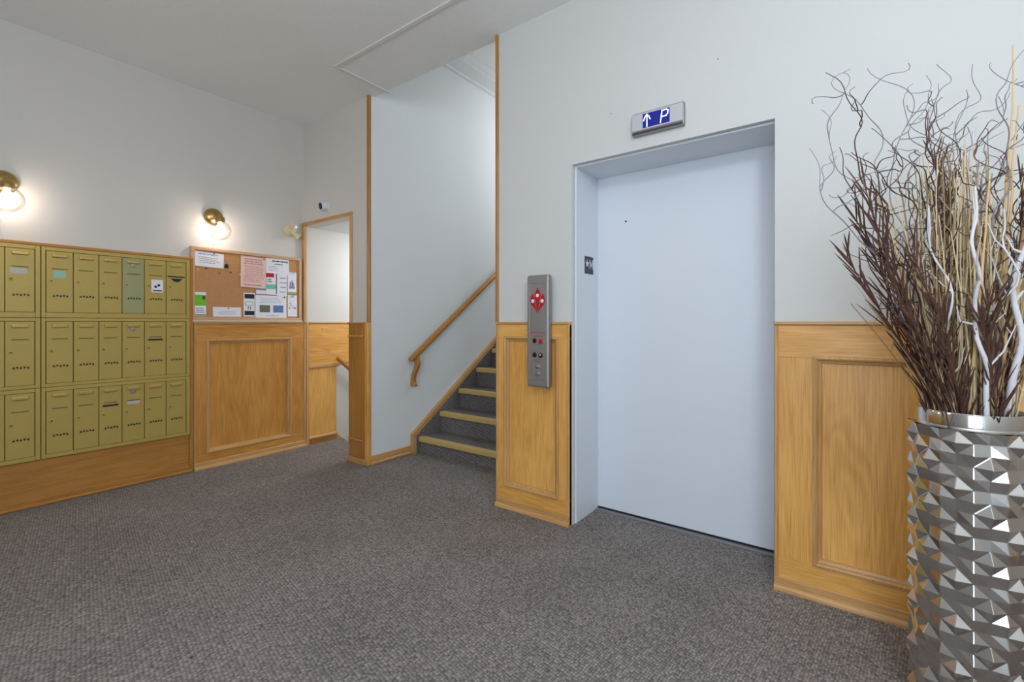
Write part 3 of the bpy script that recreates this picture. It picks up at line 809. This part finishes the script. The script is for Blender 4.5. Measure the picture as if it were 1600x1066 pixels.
# ------------------------------------------------------------------ wall lamps
def sconce(x, z, label):
    s = thing('wall_sconce', FL(x, 0, z), label, 'wall lamp')
    MT = lambda p: Matrix.Translation(p) @ Matrix.Rotation(R(90), 4, 'X')
    m = MB(); m.lathe([(0.072, 0.0), (0.074, 0.006), (0.070, 0.020), (0.058, 0.034), (0.030, 0.046), (0.012, 0.050), (0, 0.050)], 32, MT(FL(x, 0.0, z))); link('backplate', m, M['brass'], s, smooth=40)
    m = MB(); m.tube([FL(x, 0.045, z), FL(x + 0.004, 0.095, z - 0.002), FL(x + 0.006, 0.118, z - 0.018), FL(x + 0.006, 0.122, z - 0.03)], 0.011, 12); link('arm', m, M['brass'], s, smooth=50)
    gx, go = x + 0.006, 0.122
    m = MB(); m.lathe([(0.012, 0.0), (0.030, -0.004), (0.036, -0.012), (0.036, -0.045), (0.031, -0.050), (0, -0.050)], 24, Matrix.Translation(FL(gx, go, z - 0.012))); link('socket_cup', m, M['brass'], s, smooth=40)
    r = 0.082; gz = z - 0.055 - r * 0.88
    pr = [(r * math.sin(a), r * math.cos(a)) for a in [R(22 + (180 - 22) * i / 16) for i in range(17)]]
    pr[-1] = (0, -r)
    m = MB(); m.lathe(pr, 32, Matrix.Translation(FL(gx, go, gz)), cap=False)
    gl = link('glass_globe', m, M['glass'], s, smooth=60)
    m = MB()
    pr = [(0, -0.030), (0.016, -0.026), (0.027, -0.012), (0.030, 0.002), (0.026, 0.018), (0.016, 0.036), (0.013, 0.055)]
    m.lathe(pr, 20, Matrix.Translation(FL(gx, go, gz + 0.012))); link('bulb', m, M['bulb'], s, smooth=60)
    m = MB(); fbox(m, FL, x - 0.006, x + 0.006, 0.0, 0.006, 1.85 if x > 1 else 1.755, z - 0.06, 0.002); link('cord_cover', m, M['wall'], s)


sconce(1.665, 2.115, 'lit brass sconce with clear globe above the cork board')
sconce(0.452, 2.12, 'lit brass sconce with clear globe above the mailboxes at left edge')

# emergency twin lamp
e = thing('emergency_light', FL(2.33, 0, 2.08), 'small cream twin headed emergency lamp left of the hall doorway', 'emergency light')
MT = Matrix.Translation(FL(2.325, 0.0, 2.105)) @ Matrix.Rotation(R(90), 4, 'X')
m = MB(); m.lathe([(0.058, 0.0), (0.060, 0.006), (0.054, 0.028), (0.040, 0.036), (0, 0.038)], 24, MT); link('base', m, M['cream'], e, smooth=40)
def lamp_head(p, dirv):
    p = Vector(p); q = Vector(dirv).normalized()
    mt = Matrix.Translation(p) @ q.to_track_quat('Z', 'Y').to_matrix().to_4x4()
    m = MB(); m.lathe([(0.0, -0.062), (0.014, -0.060), (0.018, -0.045), (0.020, -0.020), (0.034, 0.0), (0.035, 0.012), (0.031, 0.012), (0.028, 0.004)], 20, mt, cap=False); h = link('lamp_head', m, M['cream'], e, smooth=40)
    m = MB(); m.lathe([(0.030, 0.004), (0.020, 0.009), (0, 0.011)], 20, mt, cap=False); link('lens', m, M['silver'], h, smooth=60)
lamp_head(FL(2.338, 0.075, 2.14), (0.12, -0.9, -0.12))
lamp_head(FL(2.372, 0.075, 2.045), (0.75, -0.25, -0.62))
m = MB(); m.tube([FL(2.327, 0.03, 2.12), FL(2.336, 0.05, 2.14)], 0.012, 8); m.tube([FL(2.327, 0.03, 2.09), FL(2.350, 0.06, 2.07)], 0.012, 8); m.tube([FL(2.34, 0.05, 2.165), FL(2.345, 0.055, 2.19)], 0.010, 8)
link('swivel', m, M['cream'], e, smooth=40)

# turret camera above the hall doorway
cc = thing('security_camera', FR(3.99, 0, 2.30), 'small white security camera with black lens above the hall doorway', 'security camera')
m = MB(); m.lathe([(0.046, 0.0), (0.046, 0.010), (0.040, 0.018), (0, 0.020)], 20, Matrix.Translation(FR(3.975, 0.0, 2.305)) @ Matrix.Rotation(R(-90), 4, 'Y')); link('mount', m, M['signwhite'], cc, smooth=40)
cd = Vector((-0.80, 0.10, -0.16)).normalized()
mt = Matrix.Translation(FR(3.975, 0.034, 2.303)) @ cd.to_track_quat('Z', 'Y').to_matrix().to_4x4()
pr = [(0, -0.044)] + [(0.044 * math.sin(a), -0.044 * math.cos(a)) for a in [R(15 * i) for i in range(1, 9)]] + [(0.035, 0.030), (0, 0.030)]
m = MB(); m.lathe(pr, 20, mt); link('body', m, M['signwhite'], cc, smooth=50)
m = MB(); m.lathe([(0.031, 0.029), (0.031, 0.034), (0.02, 0.036), (0, 0.035)], 18, mt); link('lens', m, M['black'], cc, smooth=40)

# ------------------------------------------------------------------ elevator indicator
ei = thing('floor_indicator', FR(0.845, 0, 2.23), 'silver elevator floor indicator with blue lit arrow and letter', 'indicator')
m = MB(); fbox(m, FR, 0.707, 0.984, 0.0, 0.030, 2.236, 2.356, 0.004, 2); link('housing', m, M['steel'], ei)
m = MB(); fbox(m, FR, 0.713, 0.982, 0.030, 0.034, 2.258, 2.350, 0.0015); link('face', m, M['silver'], ei)
m = MB(); fbox(m, FR, 0.712, 0.982, 0.026, 0.033, 2.240, 2.2525, 0.002); link('lower_rail', m, M['railgrey'], ei, label='dark lower rail')
m = MB(); fbox(m, FR, 0.778, 0.922, 0.034, 0.0355, 2.266, 2.341); scr = link('screen', m, M['screen'], ei, label='blue lit screen')


def stroke(m, f, pts, w, o0, o1):
    for (a, z), (b, y) in zip(pts, pts[1:]):
        d = Vector((b - a, y - z)); L = d.length
        if L < 1e-6: continue
        d /= L; n = Vector((-d.y, d.x)) * w / 2; ex = d * w * 0.35
        P = [(a - ex.x + n.x, z - ex.y + n.y), (a - ex.x - n.x, z - ex.y - n.y), (b + ex.x - n.x, y + ex.y - n.y), (b + ex.x + n.x, y + ex.y + n.y)]
        m.prism(P, f, o0, o1)


# on this wall, image right is towards smaller y
m = MB()
stroke(m, FR, [(0.899, 2.270), (0.899, 2.332)], 0.0055, 0.0355, 0.0362)
stroke(m, FR, [(0.917, 2.304), (0.909, 2.323), (0.899, 2.334), (0.889, 2.323), (0.881, 2.306)], 0.0055, 0.0355, 0.0362)
link('arrow', m, M['glyph'], scr, label='white up arrow')
m = MB()
stroke(m, FR, [(0.826, 2.272), (0.817, 2.334), (0.794, 2.334), (0.786, 2.329), (0.788, 2.311), (0.797, 2.302), (0.821, 2.302)], 0.0055, 0.0355, 0.0362)
link('letter', m, M['glyph'], scr, label='white letter P')

# floor sign on the elevator jamb
def FJ(a, o, z): return (a, 1.362 - o, z)
sg = thing('floor_sign', FJ(2.65, 0, 1.53), 'small navy floor sign with star and letter on the elevator jamb', 'sign')
m = MB(); fbox(m, FJ, 2.604, 2.718, 0.0, 0.003, 1.527, 1.637, 0.001); link('sign_plate', m, M['sign'], sg)
m = MB()
star = []
for i in range(10):
    r = 0.026 if i % 2 == 0 else 0.0105
    star.append((2.634 + r * math.sin(i * math.pi / 5), 1.590 + r * math.cos(i * math.pi / 5)))
m.prism(star[::-1], FJ, 0.003, 0.0042); link('star', m, M['signwhite'], sg, label='white star')
m = MB(); stroke(m, FJ, [(2.670, 1.563), (2.670, 1.618), (2.689, 1.575), (2.708, 1.618), (2.708, 1.563)], 0.0065, 0.003, 0.0042); link('letter', m, M['signwhite'], sg, label='white letter M')
m = MB()
for i in range(3): m.lathe([(0.003, 0), (0.002, 0.001), (0, 0.0012)], 8, Matrix.Translation(FJ(2.64 + 0.02 * i, 0.003, 1.541)) @ Matrix.Rotation(R(90), 4, 'X'))
link('raised_dots', m, M['sign'], sg)

# ------------------------------------------------------------------ elevator call panel
cp = thing('elevator_call_panel', FR(1.57, 0.02, 0.82), 'tall stainless elevator call panel with red flame emblem', 'call panel')
Y0, Y1, Z0, Z1 = 1.492, 1.652, 0.822, 1.512
m = MB(); fbox(m, FR, Y0, Y1, 0.037, 0.075, Z0, Z1, 0.010, 2); link('housing', m, M['steel'], cp)
m = MB(); m.ring(FR, Y0 + 0.012, Y1 - 0.012, Z0 + 0.045, Z1 - 0.045, [(0, 0.0745), (0.002, 0.0765), (0.006, 0.0765), (0.008, 0.0745)]); link('face_rim', m, M['steel'], cp)
m = MB(); fbox(m, FR, Y0 + 0.016, Y1 - 0.016, 0.0745, 0.0755, Z0 + 0.05, 1.17); link('lower_plate', m, M['steel'], cp)
yc = (Y0 + Y1) / 2
def FP(a, o, z): return (XR - 0.075 - o, yc - a, z)      # a to the right as seen
m = MB()
mid = [(0, 0.082), (0.012, 0.062), (0.022, 0.040), (0.020, 0.018), (0.012, 0.0), (0.010, -0.02), (0.006, -0.045), (0.0, -0.06), (-0.006, -0.045), (-0.012, -0.02), (-0.012, 0.0), (-0.020, 0.018), (-0.022, 0.040), (-0.012, 0.062)]
m.prism([(a, 1.352 + z) for a, z in mid][::-1], FP, 0.0005, 0.0020)
for s in (1, -1):
    side = [(0.036, 0.046), (0.050, 0.022), (0.052, -0.004), (0.044, -0.024), (0.028, -0.038), (0.012, -0.056), (0.003, -0.076), (0.006, -0.050), (0.018, -0.028), (0.018, -0.004), (0.024, 0.022)]
    P = [(s * a, 1.352 + z) for a, z in side]
    m.prism(P[::-1] if s > 0 else P, FP, 0.0005, 0.0020)
em = link('flame_emblem', m, M['red'], cp, label='red flame emblem')
for a, z in ((0, 0.034), (-0.034, 0.0), (0.034, 0.0)):
    m = MB(); mt = Matrix.Translation(FP(a, 0.002, 1.352 + z)) @ Matrix.Rotation(R(-90), 4, 'Y')
    m.lathe([(0.0115, 0), (0.0115, 0.001), (0, 0.0012)], 16, mt); ds = link('emblem_disc', m, M['paper'], em, label='white disc')
    m = MB()
for nm, lines_, mt_ in (('print', [(0.030, 1.458, 0.0035), (0.016, 1.449, 0.0035), (0.034, 1.439, 0.0035), (0.012, 1.258, 0.003)], 'ink'), ('red_print', [(0.052, 1.157, 0.005), (0.040, 1.136, 0.004), (0.022, 1.086, 0.003), (0.022, 0.993, 0.003), (0.028, 0.984, 0.003), (0.014, 0.974, 0.003)], 'redtext')):
    m = MB()
    for hw, z, h in lines_: 
        a = -hw
        rg = random.Random(int(z * 1000))
        while a < hw:
            b = min(hw, a + rg.uniform(0.006, 0.016)); m.prism([(a, z - h / 2), (a, z + h / 2), (b, z + h / 2), (b, z - h / 2)], FP, 0.0, 0.0011); a = b + 0.003
    link(nm, m, M[mt_], cp)['kind'] = 'stuff'
def knob(a, z, r, h, mat, nm, label=None):
    m = MB(); m.lathe([(r, 0.0), (r, h * 0.6), (r * 0.85, h), (r * 0.4, h * 1.15), (0, h * 1.15)], 18, Matrix.Translation(FP(a, 0.0, z)) @ Matrix.Rotation(R(-90), 4, 'Y'))
    return link(nm, m, M[mat], cp, smooth=40, label=label)
k = knob(-0.022, 1.108, 0.0155, 0.003, 'black', 'lamp_hole', 'dark lamp lens')
k = knob(0.022, 1.104, 0.0155, 0.004, 'red', 'fire_button', 'red button')
k = knob(-0.022, 0.998 + 0.022, 0.0165, 0.003, 'black', 'key_switch', 'black key hole')
k = knob(0.022, 0.998 + 0.020, 0.0165, 0.003, 'black', 'key_switch', 'black key switch ring')
knob(0.022, 1.020, 0.009, 0.010, 'chrome', 'key_barrel', 'chrome key barrel')
knob(0.0, 0.948, 0.0135, 0.011, 'chrome', 'call_button', 'chrome call button')
knob(0.0, 0.904, 0.0135, 0.011, 'chrome', 'call_button', 'chrome call button')

# ------------------------------------------------------------------ the vase
VC = Vector((1.98, -0.28, 0))
RB, RRIM = 0.140, 0.127
v = thing('floor_vase', VC, 'tall chrome vase with raised pyramid studs at the right edge', 'vase')
to_cam = math.atan2(-VC.y, -VC.x)
NCOL = 12
TH0 = to_cam + R(3.7)                              # a column boundary, seen just right of the centre line
CH = 0.0665
ZT = 0.906
NR = 13
m = MB()
nth = NCOL * 2
rows = NR * 2 + 1
G = []
for j in range(rows):
    z = ZT - j * CH / 2
    ring = []
    for i in range(nth):
        th = TH0 + i * math.pi / NCOL
        cell_i, cell_j = i // 2, j // 2
        if i % 2 == 1 and j % 2 == 1:
            r = RB + 0.013 if (cell_i + cell_j) % 2 == 1 else RB - 0.009     # stud apex, or the hollow between studs
        elif i % 2 == 1: r = RB - 0.0065
        elif j % 2 == 1: r = RB - 0.004
        else: r = RB + 0.005                                               # raised cell corners
        ring.append(m.bm.verts.new((VC.x + r * math.cos(th), VC.y + r * math.sin(th), z)))
    G.append(ring)
for j in range(0, rows - 1, 2):
    for c in range(NCOL):
        i0, i1, i2 = 2 * c, 2 * c + 1, (2 * c + 2) % nth
        a, b_, c_ = G[j][i0], G[j][i1], G[j][i2]
        d_, e_, f_ = G[j + 1][i0], G[j + 1][i1], G[j + 1][i2]
        g_, h_, k_ = G[j + 2][i0], G[j + 2][i1], G[j + 2][i2]
        if (c + j // 2) % 2 == 1:
            for p, q, t_ in ((d_, b_, a), (b_, f_, c_), (f_, h_, k_), (h_, d_, g_)):       # diamond stud with four corner facets
                m.bm.faces.new((p, q, e_)); m.bm.faces.new((q, p, t_))
        else:
            for q in ((a, b_, e_, d_), (b_, c_, f_, e_), (d_, e_, h_, g_), (e_, f_, k_, h_)): m.bm.faces.new(q)
bmesh.ops.bevel(m.bm, geom=list(m.bm.edges), offset=0.0012, segments=1, affect='EDGES', clamp_overlap=True)
link('studded_body', m, M['chrome'], v)
m = MB()
T = Matrix.Translation(VC)
m.lathe([(RB - 0.004, ZT - 0.002), (RB - 0.002, ZT + 0.002), (RRIM + 0.003, ZT + 0.004), (RRIM, ZT + 0.008), (RRIM, 0.951), (RRIM - 0.002, 0.955), (RRIM - 0.005, 0.955), (RRIM - 0.007, 0.951), (RRIM - 0.007, 0.45), (0, 0.45)], 64, T, cap=False)
link('rim', m, M['chrome'], v, smooth=35)
m = MB(); m.lathe([(0, 0.0), (RB - 0.012, 0.0), (RB - 0.008, 0.004), (RB - 0.008, ZT - NR * CH), (RB, ZT - NR * CH + 0.002)], 48, T, cap=False)
link('foot', m, M['chrome'], v, smooth=35)

# ------------------------------------------------------------------ dried arrangement
FWD = Vector((math.cos(YAW), math.sin(YAW), 0)); RGT = Vector((math.sin(YAW), -math.cos(YAW), 0))


def tipof(across, height, f=0.0):
    """a point of the bouquet: metres to the right of the vase axis, height, metres towards the wall behind"""
    p = VC + RGT * across + FWD * f; p.z = height
    p.x = min(p.x, XR - 0.05)
    return p


def stem_path(tip, rim, n, wob=0.0, seed=0, p=1.15, zb=0.5, freq=3.0):
    rg = random.Random(seed)
    ph = [rg.uniform(0, 6.28) for _ in range(6)]; am = [rg.uniform(0.5, 1) for _ in range(6)]
    z0 = 0.955
    out = []
    ti = Vector((tip.x - VC.x, tip.y - VC.y)); ri = Vector(rim)
    for i in range(n + 1):
        s = i / n
        z = zb + (tip.z - zb) * s
        if z <= z0: off = ri * (0.55 + 0.45 * (z - zb) / (z0 - zb)); g = 0
        else:
            q = (z - z0) / (tip.z - z0); off = ri + (ti - ri) * (q ** p); g = min(1.0, q * 2.2)
        q = s * freq * 6.283
        wx = wob * g * (am[0] * math.sin(q + ph[0]) + 0.6 * am[1] * math.sin(q * 1.9 + ph[1]) + 0.35 * am[4] * math.sin(q * 3.7 + ph[4]))
        wy = wob * g * (am[2] * math.sin(q * 1.1 + ph[2]) + 0.6 * am[3] * math.sin(q * 2.1 + ph[3]))
        wz = wob * g * 0.5 * am[5] * math.sin(q * 2.6 + ph[5])
        P = VC + Vector((off.x, off.y, 0)) + RGT * wx + FWD * wy; P.z = z + wz
        if P.x > XR - 0.035: P.x = XR - 0.035
        out.append(P)
    return out


def rim_for(tip, rg, k=0.5, rmax=0.105):
    d = Vector((tip.x - VC.x, tip.y - VC.y)) * k + Vector((rg.uniform(-0.04, 0.04), rg.uniform(-0.04, 0.04)))
    if d.length > rmax: d = d.normalized() * rmax
    return (d.x, d.y)


def taper(n, r0, r1, pw=1.0): return [r0 + (r1 - r0) * ((i / n) ** pw) for i in range(n + 1)]


rg = random.Random(11)

# tan reeds: straight, tapering, jointed
reeds = [(0.124, 2.068, -0.08, 'tallest tan reed, straight, right of the middle of the bouquet'), (0.075, 2.037, -0.06, 'straight tan reed just left of the tallest reed'), (0.107, 1.867, -0.04, 'straight tan reed at the right picture edge'),
         (-0.09, 1.706, 0.05, 'broad tan reed leaning left in the bouquet'), (-0.06, 1.62, -0.12, 'short tan reed standing in the middle front of the bouquet'), (-0.28, 1.621, 0.0, 'tan reed leaning far left in the bouquet'), (0.113, 1.491, -0.06, 'short tan reed leaning right near picture edge')]
for i, (u, vv, f, lb) in enumerate(reeds):
    tip = tipof(u, vv, f)
    pts = stem_path(tip, rim_for(tip, rg, 0.6), 16, 0.003, 100 + i, 1.0)
    m = MB(); rr = taper(16, 0.0075 if i != 3 else 0.010, 0.0018)
    rr = [r * (1.18 if j % 4 == 0 else 1) for j, r in enumerate(rr)]
    m.tube(pts, rr, 7)
    tag(link('reed', m, M['reed'], origin=pts[0], smooth=50), lb, 'reed', 'tan reeds in the vase')

# white painted branches
wb = [(-0.115, 1.604, -0.12, 0.020, 0.0095, 'wavy white branch standing in front of the bouquet'), (0.07, 1.699, -0.12, 0.012, 0.013, 'thickest white branch, nearly straight, right of the middle'), (0.074, 1.84, 0.06, 0.012, 0.010, 'white branch deep behind the middle of the bouquet'),
      (-0.176, 1.559, -0.07, 0.014, 0.006, 'thin white branch leaning left in the bouquet'), (-0.012, 1.545, -0.12, 0.022, 0.006, 'thin twisting white branch between the two thick ones'), (0.207, 1.562, -0.05, 0.014, 0.010, 'white branch at right picture edge')]
for i, (u, vv, f, wo, r0, lb) in enumerate(wb):
    tip = tipof(u, vv, f)
    pts = stem_path(tip, rim_for(tip, rg, 0.7), 34, wo, 200 + i * 3, 1.0, freq=2.2)
    m = MB(); rr = taper(34, r0, r0 * 0.35); m.tube(pts, rr, 8)
    b = tag(link('white_branch', m, M['whitewood'], origin=pts[0], smooth=50), lb, 'branch', 'white branches in the vase')
    for q in range(4):
        j = 18 + q * 4; s = pts[min(j, 33)]
        e_ = s + RGT * rg.uniform(-0.09, 0.09) + Vector((0, 0, rg.uniform(0.05, 0.13))) + FWD * rg.uniform(-0.05, 0.03)
        mid_ = (s + e_) / 2 + RGT * rg.uniform(-0.02, 0.02) - Vector((0, 0, 0.015))
        m = MB(); m.tube([s, s * 0.6 + mid_ * 0.4, mid_, mid_ * 0.4 + e_ * 0.6, e_], taper(4, r0 * 0.38, 0.001), 6); link('side_twig', m, M['whitewood'], b, smooth=50)

# curly willow twigs
tw = [(-0.427, 1.998, 0.02, 'twigdark'), (-0.267, 2.032, 0.06, 'twiggrey'), (-0.49, 1.754, 0.0, 'twiggrey'), (-0.419, 1.895, 0.05, 'twiggrey'), (-0.293, 2.052, 0.1, 'twiggrey'), (-0.419, 1.747, -0.03, 'twigdark'), (-0.399, 1.724, -0.05, 'twigdark'), (-0.117, 1.975, 0.08, 'twiggrey'), (-0.043, 2.031, 0.1, 'twiggrey'),
      (-0.019, 2.063, 0.09, 'twiggrey'), (-0.071, 1.929, 0.05, 'twig'), (-0.055, 1.926, 0.03, 'twig'), (0.08, 2.052, 0.07, 'twiggrey'), (0.169, 2.073, 0.1, 'twiggrey'), (0.04, 1.96, 0.05, 'twiggrey'), (0.08, 2.009, -0.08, 'twiggrey'), (0.006, 1.775, -0.03, 'twigdark'), (0.151, 1.859, 0.03, 'twig'), (0.148, 1.797, 0.0, 'twigdark'),
      (-0.296, 1.657, -0.04, 'twigdark'), (-0.291, 1.691, -0.08, 'twigdark'), (-0.284, 1.825, 0.02, 'twig'), (-0.378, 1.664, -0.06, 'twigdark'), (-0.173, 1.741, -0.02, 'twigdark'), (0.023, 1.669, -0.09, 'twigdark'), (0.049, 1.611, -0.10, 'twigdark'), (-0.02, 1.663, -0.05, 'twig'), (0.152, 1.944, 0.06, 'twiggrey'), (-0.151, 1.823, 0.04, 'twig'), (-0.05, 1.836, 0.0, 'twig'), (0.169, 1.847, -0.02, 'twigdark'), (0.236, 1.733, 0.04, 'twig'), (-0.021, 1.736, 0.05, 'twiggrey'), (-0.357, 1.557, -0.02, 'twigdark')]
def curly(start, end, n, amp, seed, freq):
    """a twig that turns left and right as it grows, stretched to end at its tip"""
    g_ = random.Random(seed); ph = g_.uniform(0, 6.28); ph2 = g_.uniform(0, 6.28); ph3 = g_.uniform(0, 6.28)
    ax = (end - start); L = ax.length; ax = ax / L
    sx = (RGT - ax * RGT.dot(ax)).normalized(); sy = ax.cross(sx)
    P = [Vector((0, 0, 0))]
    for k in range(n):
        q = (k + 0.5) / n
        a = amp * (0.3 + 0.9 * q)
        th = a * (math.sin(q * freq * 6.283 + ph) + 0.55 * math.sin(q * freq * 2.3 * 6.283 + ph2)); tv = 0.6 * a * math.sin(q * freq * 1.3 * 6.283 + ph3)
        P.append(P[-1] + Vector((math.sin(th), math.sin(tv) * math.cos(th), math.cos(th) * math.cos(tv))))
    e_ = P[-1]; out = []
    for k, p in enumerate(P):
        q = k / n
        w_ = start + ax * (p.z / e_.z * L) + (sx * (p.x - e_.x * q) + sy * (p.y - e_.y * q)) * (L / e_.z)
        w_.x = min(w_.x, XR - 0.035); out.append(w_)
    return out


TWLAB = {0: 'dark curly twig whose bent tip stands out highest at the far left', 1: 'grey curly twig with a hooked tip high on the left', 2: 'grey curly twig reaching furthest left of the bouquet', 3: 'thin grey twig low at far left, just inside the furthest one', 4: 'thin grey twig rising between the two hooked left ones',
         5: 'dark forked curly twig at middle height far left', 15: 'thick grey twig arching at the top right picture corner', 7: 'thin grey twig with a loop, left of the middle of the bouquet top', 9: 'tallest thin grey twig in the middle of the bouquet top', 12: 'grey twig with curled tip beside the tallest reed'}
for i, (u, vv, f, mt) in enumerate(tw):
    tip = tipof(u, vv, f)
    rm = rim_for(tip, rg, 0.45)
    base = VC + Vector((rm[0] * 0.5, rm[1] * 0.5, 0.55)); rimp = VC + Vector((rm[0], rm[1], 0.97))
    kn = rimp.lerp(tip, 0.30); kn = kn + Vector((VC.x + rm[0] - kn.x, VC.y + rm[1] - kn.y, 0)) * 0.30
    pts = [base, base.lerp(rimp, 0.5)] + curly(rimp, kn, 10, 0.25, 900 + i, 1.0)[:-1] + curly(kn, tip, 44, rg.uniform(0.55, 0.95) * (0.55 if u < -0.35 and i != 0 else 1), 300 + i, rg.uniform(1.4, 2.6))
    n = len(pts) - 1
    m = MB(); thick = 0.0044 if i in (0, 15, 5, 6) else rg.uniform(0.0022, 0.0036)
    m.tube(pts, taper(n, thick, 0.0010), 6)
    for q in range(5):                                        # side shoots, curling
        jj = rg.randrange(n - 40, n - 6); s0 = pts[jj]
        dr_ = (RGT * rg.uniform(-1, 1) + FWD * rg.uniform(-0.6, 0.3) + Vector((0, 0, rg.uniform(-0.1, 1.1)))).normalized()
        e0 = s0 + dr_ * rg.uniform(0.07, 0.19)
        if (e0 - VC).dot(RGT) < -0.46: e0 = s0 + RGT * 0.05 + Vector((0, 0, 0.11))
        e0.x = min(e0.x, XR - 0.035)
        m.tube(curly(s0, e0, 14, 0.8, 4000 + i * 9 + q, rg.uniform(0.7, 1.4)), taper(14, 0.0019, 0.0008), 5)
    lab = TWLAB.get(i) or {'twigdark': 'dark brown curly twig amid the bouquet in the chrome vase', 'twig': 'reddish brown curly twig amid the bouquet in the chrome vase', 'twiggrey': 'thin grey curly twig amid the bouquet in the chrome vase'}[mt]
    tag(link('curly_twig', m, M[mt], origin=pts[0], smooth=50), lab, 'twig', {'twigdark': 'dark brown curly twigs', 'twig': 'reddish brown curly twigs', 'twiggrey': 'grey curly twigs'}[mt])

# dark dried fronds: rachis with blade leaflets
def blade(m, p, q, w, up):
    d_ = (q - p); sdv = d_.cross(up).normalized() * w; th = up.normalized() * w * 0.22
    L = []
    for s, k in ((0.0, 0.5), (0.3, 1.0), (0.8, 0.8), (1.0, 0.25)):
        c = p + d_ * s - Vector((0, 0, 0.03 * d_.length * s * s))
        L.append([m.bm.verts.new(c - sdv * k), m.bm.verts.new(c + th * k), m.bm.verts.new(c + sdv * k), m.bm.verts.new(c - th * k)])
    for a, b in zip(L, L[1:]):
        for k in range(4): m.bm.faces.new((a[k], a[(k + 1) % 4], b[(k + 1) % 4], b[k]))
    m.bm.faces.new(L[0][::-1]); m.bm.faces.new(L[-1])


fr = [(-0.16, 1.25, -0.08, 'short dark frond low at the left front, over the rim'), (-0.06, 1.22, -0.10, 'short dark frond low in front, just left of the white branch'), (0.10, 1.24, -0.08, 'short dark frond low at the right front'), (-0.392, 1.421, -0.02, 'dark brown frond sweeping out furthest left over the rim'), (-0.324, 1.539, 0.03, 'dark brown frond behind the lowest left one'), (-0.357, 1.606, -0.05, 'dark brown frond rising along the left of the bouquet'), (-0.335, 1.373, -0.10, 'short dark brown frond at the front left of the bouquet'),
      (-0.085, 1.73, 0.02, 'upright dark brown frond in the middle of the bouquet'), (-0.015, 1.637, 0.06, 'dark brown frond right behind the middle one'), (-0.244, 1.411, -0.09, 'short dark frond low at the middle front'), (0.142, 1.634, -0.02, 'dark reddish frond at right picture edge'), (-0.043, 1.282, -0.10, 'short dark frond low right of the middle')]
for i, (u, vv, f, lb) in enumerate(fr):
    tip = tipof(u, vv, f)
    pts = stem_path(tip, rim_for(tip, rg, 0.62), 20, 0.003, 500 + i, 1.15, zb=0.55)
    m = MB(); m.tube(pts, taper(20, 0.005, 0.0015), 6)
    fd = tag(link('dried_frond', m, M['frond'], origin=pts[0], smooth=50), lb, 'frond', 'dark dried fronds in the vase')
    for k in range(46):
        s = 0.36 + 0.64 * k / 45; jf = s * 20; j = min(19, int(jf)); p_ = pts[j].lerp(pts[j + 1], jf - j)
        tg = (pts[j + 1] - pts[j]).normalized()
        sdv = (1 if k % 2 else -1)
        lat = (RGT * sdv * rg.uniform(0.14, 0.42) + FWD * rg.uniform(-0.3, 0.2))
        L = rg.uniform(0.10, 0.19) * (1.0 - 0.35 * (k / 45))
        q_ = p_ + (tg + lat).normalized() * L; q_.x = min(q_.x, XR - 0.03)
        m = MB(); blade(m, p_, q_, rg.uniform(0.0020, 0.0036), FWD)
        link('leaflet', m, M['frond'], fd)

# fine grasses
for i in range(210):
    c_ = rg.random()
    u = max(-0.31, min(0.24, rg.gauss(-0.03, 0.135)))
    tip = tipof(u, rg.uniform(1.40, 1.80) - abs(u) * 0.5, rg.uniform(-0.10, 0.10))
    pts = stem_path(tip, rim_for(tip, rg, 0.5), 10, 0.004, 700 + i, 1.1, freq=1.0)
    m = MB(); m.tube(pts, taper(10, rg.uniform(0.0022, 0.0040), 0.0012), 5)
    mt = 'grass' if i % 5 < 3 else 'grassolive'
    if i % 3 == 0:                                             # fine seed hairs near the tip
        for k in range(6):
            s = pts[5 + k % 5]; e_ = s + (Vector((0, 0, 1)) + RGT * rg.uniform(-0.5, 0.5) + FWD * rg.uniform(-0.4, 0.4)).normalized() * rg.uniform(0.05, 0.11)
            e_.x = min(e_.x, XR - 0.03); m.tube([s, s.lerp(e_, 0.5) + RGT * 0.003, e_], [0.0014, 0.0012, 0.0006], 4)
    tag(link('dried_stalk', m, M[mt], origin=pts[0], smooth=50), 'thin beige dried stalk in the chrome vase' if mt == 'grass' else 'thin olive dried stalk in the chrome vase', 'stalk', 'beige dried stalks' if mt == 'grass' else 'olive dried stalks')

# nail marks on the walls
wr = bpy.data.objects['wall_right']
for y, z in ((1.12, 2.41), (0.55, 2.53)):
    m = MB(); m.lathe([(0.004, 0), (0.003, 0.002), (0, 0.0025)], 8, Matrix.Translation(FR(y, 0.0, z)) @ Matrix.Rotation(R(-90), 4, 'Y')); link('nail', m, M['steel'], wr)
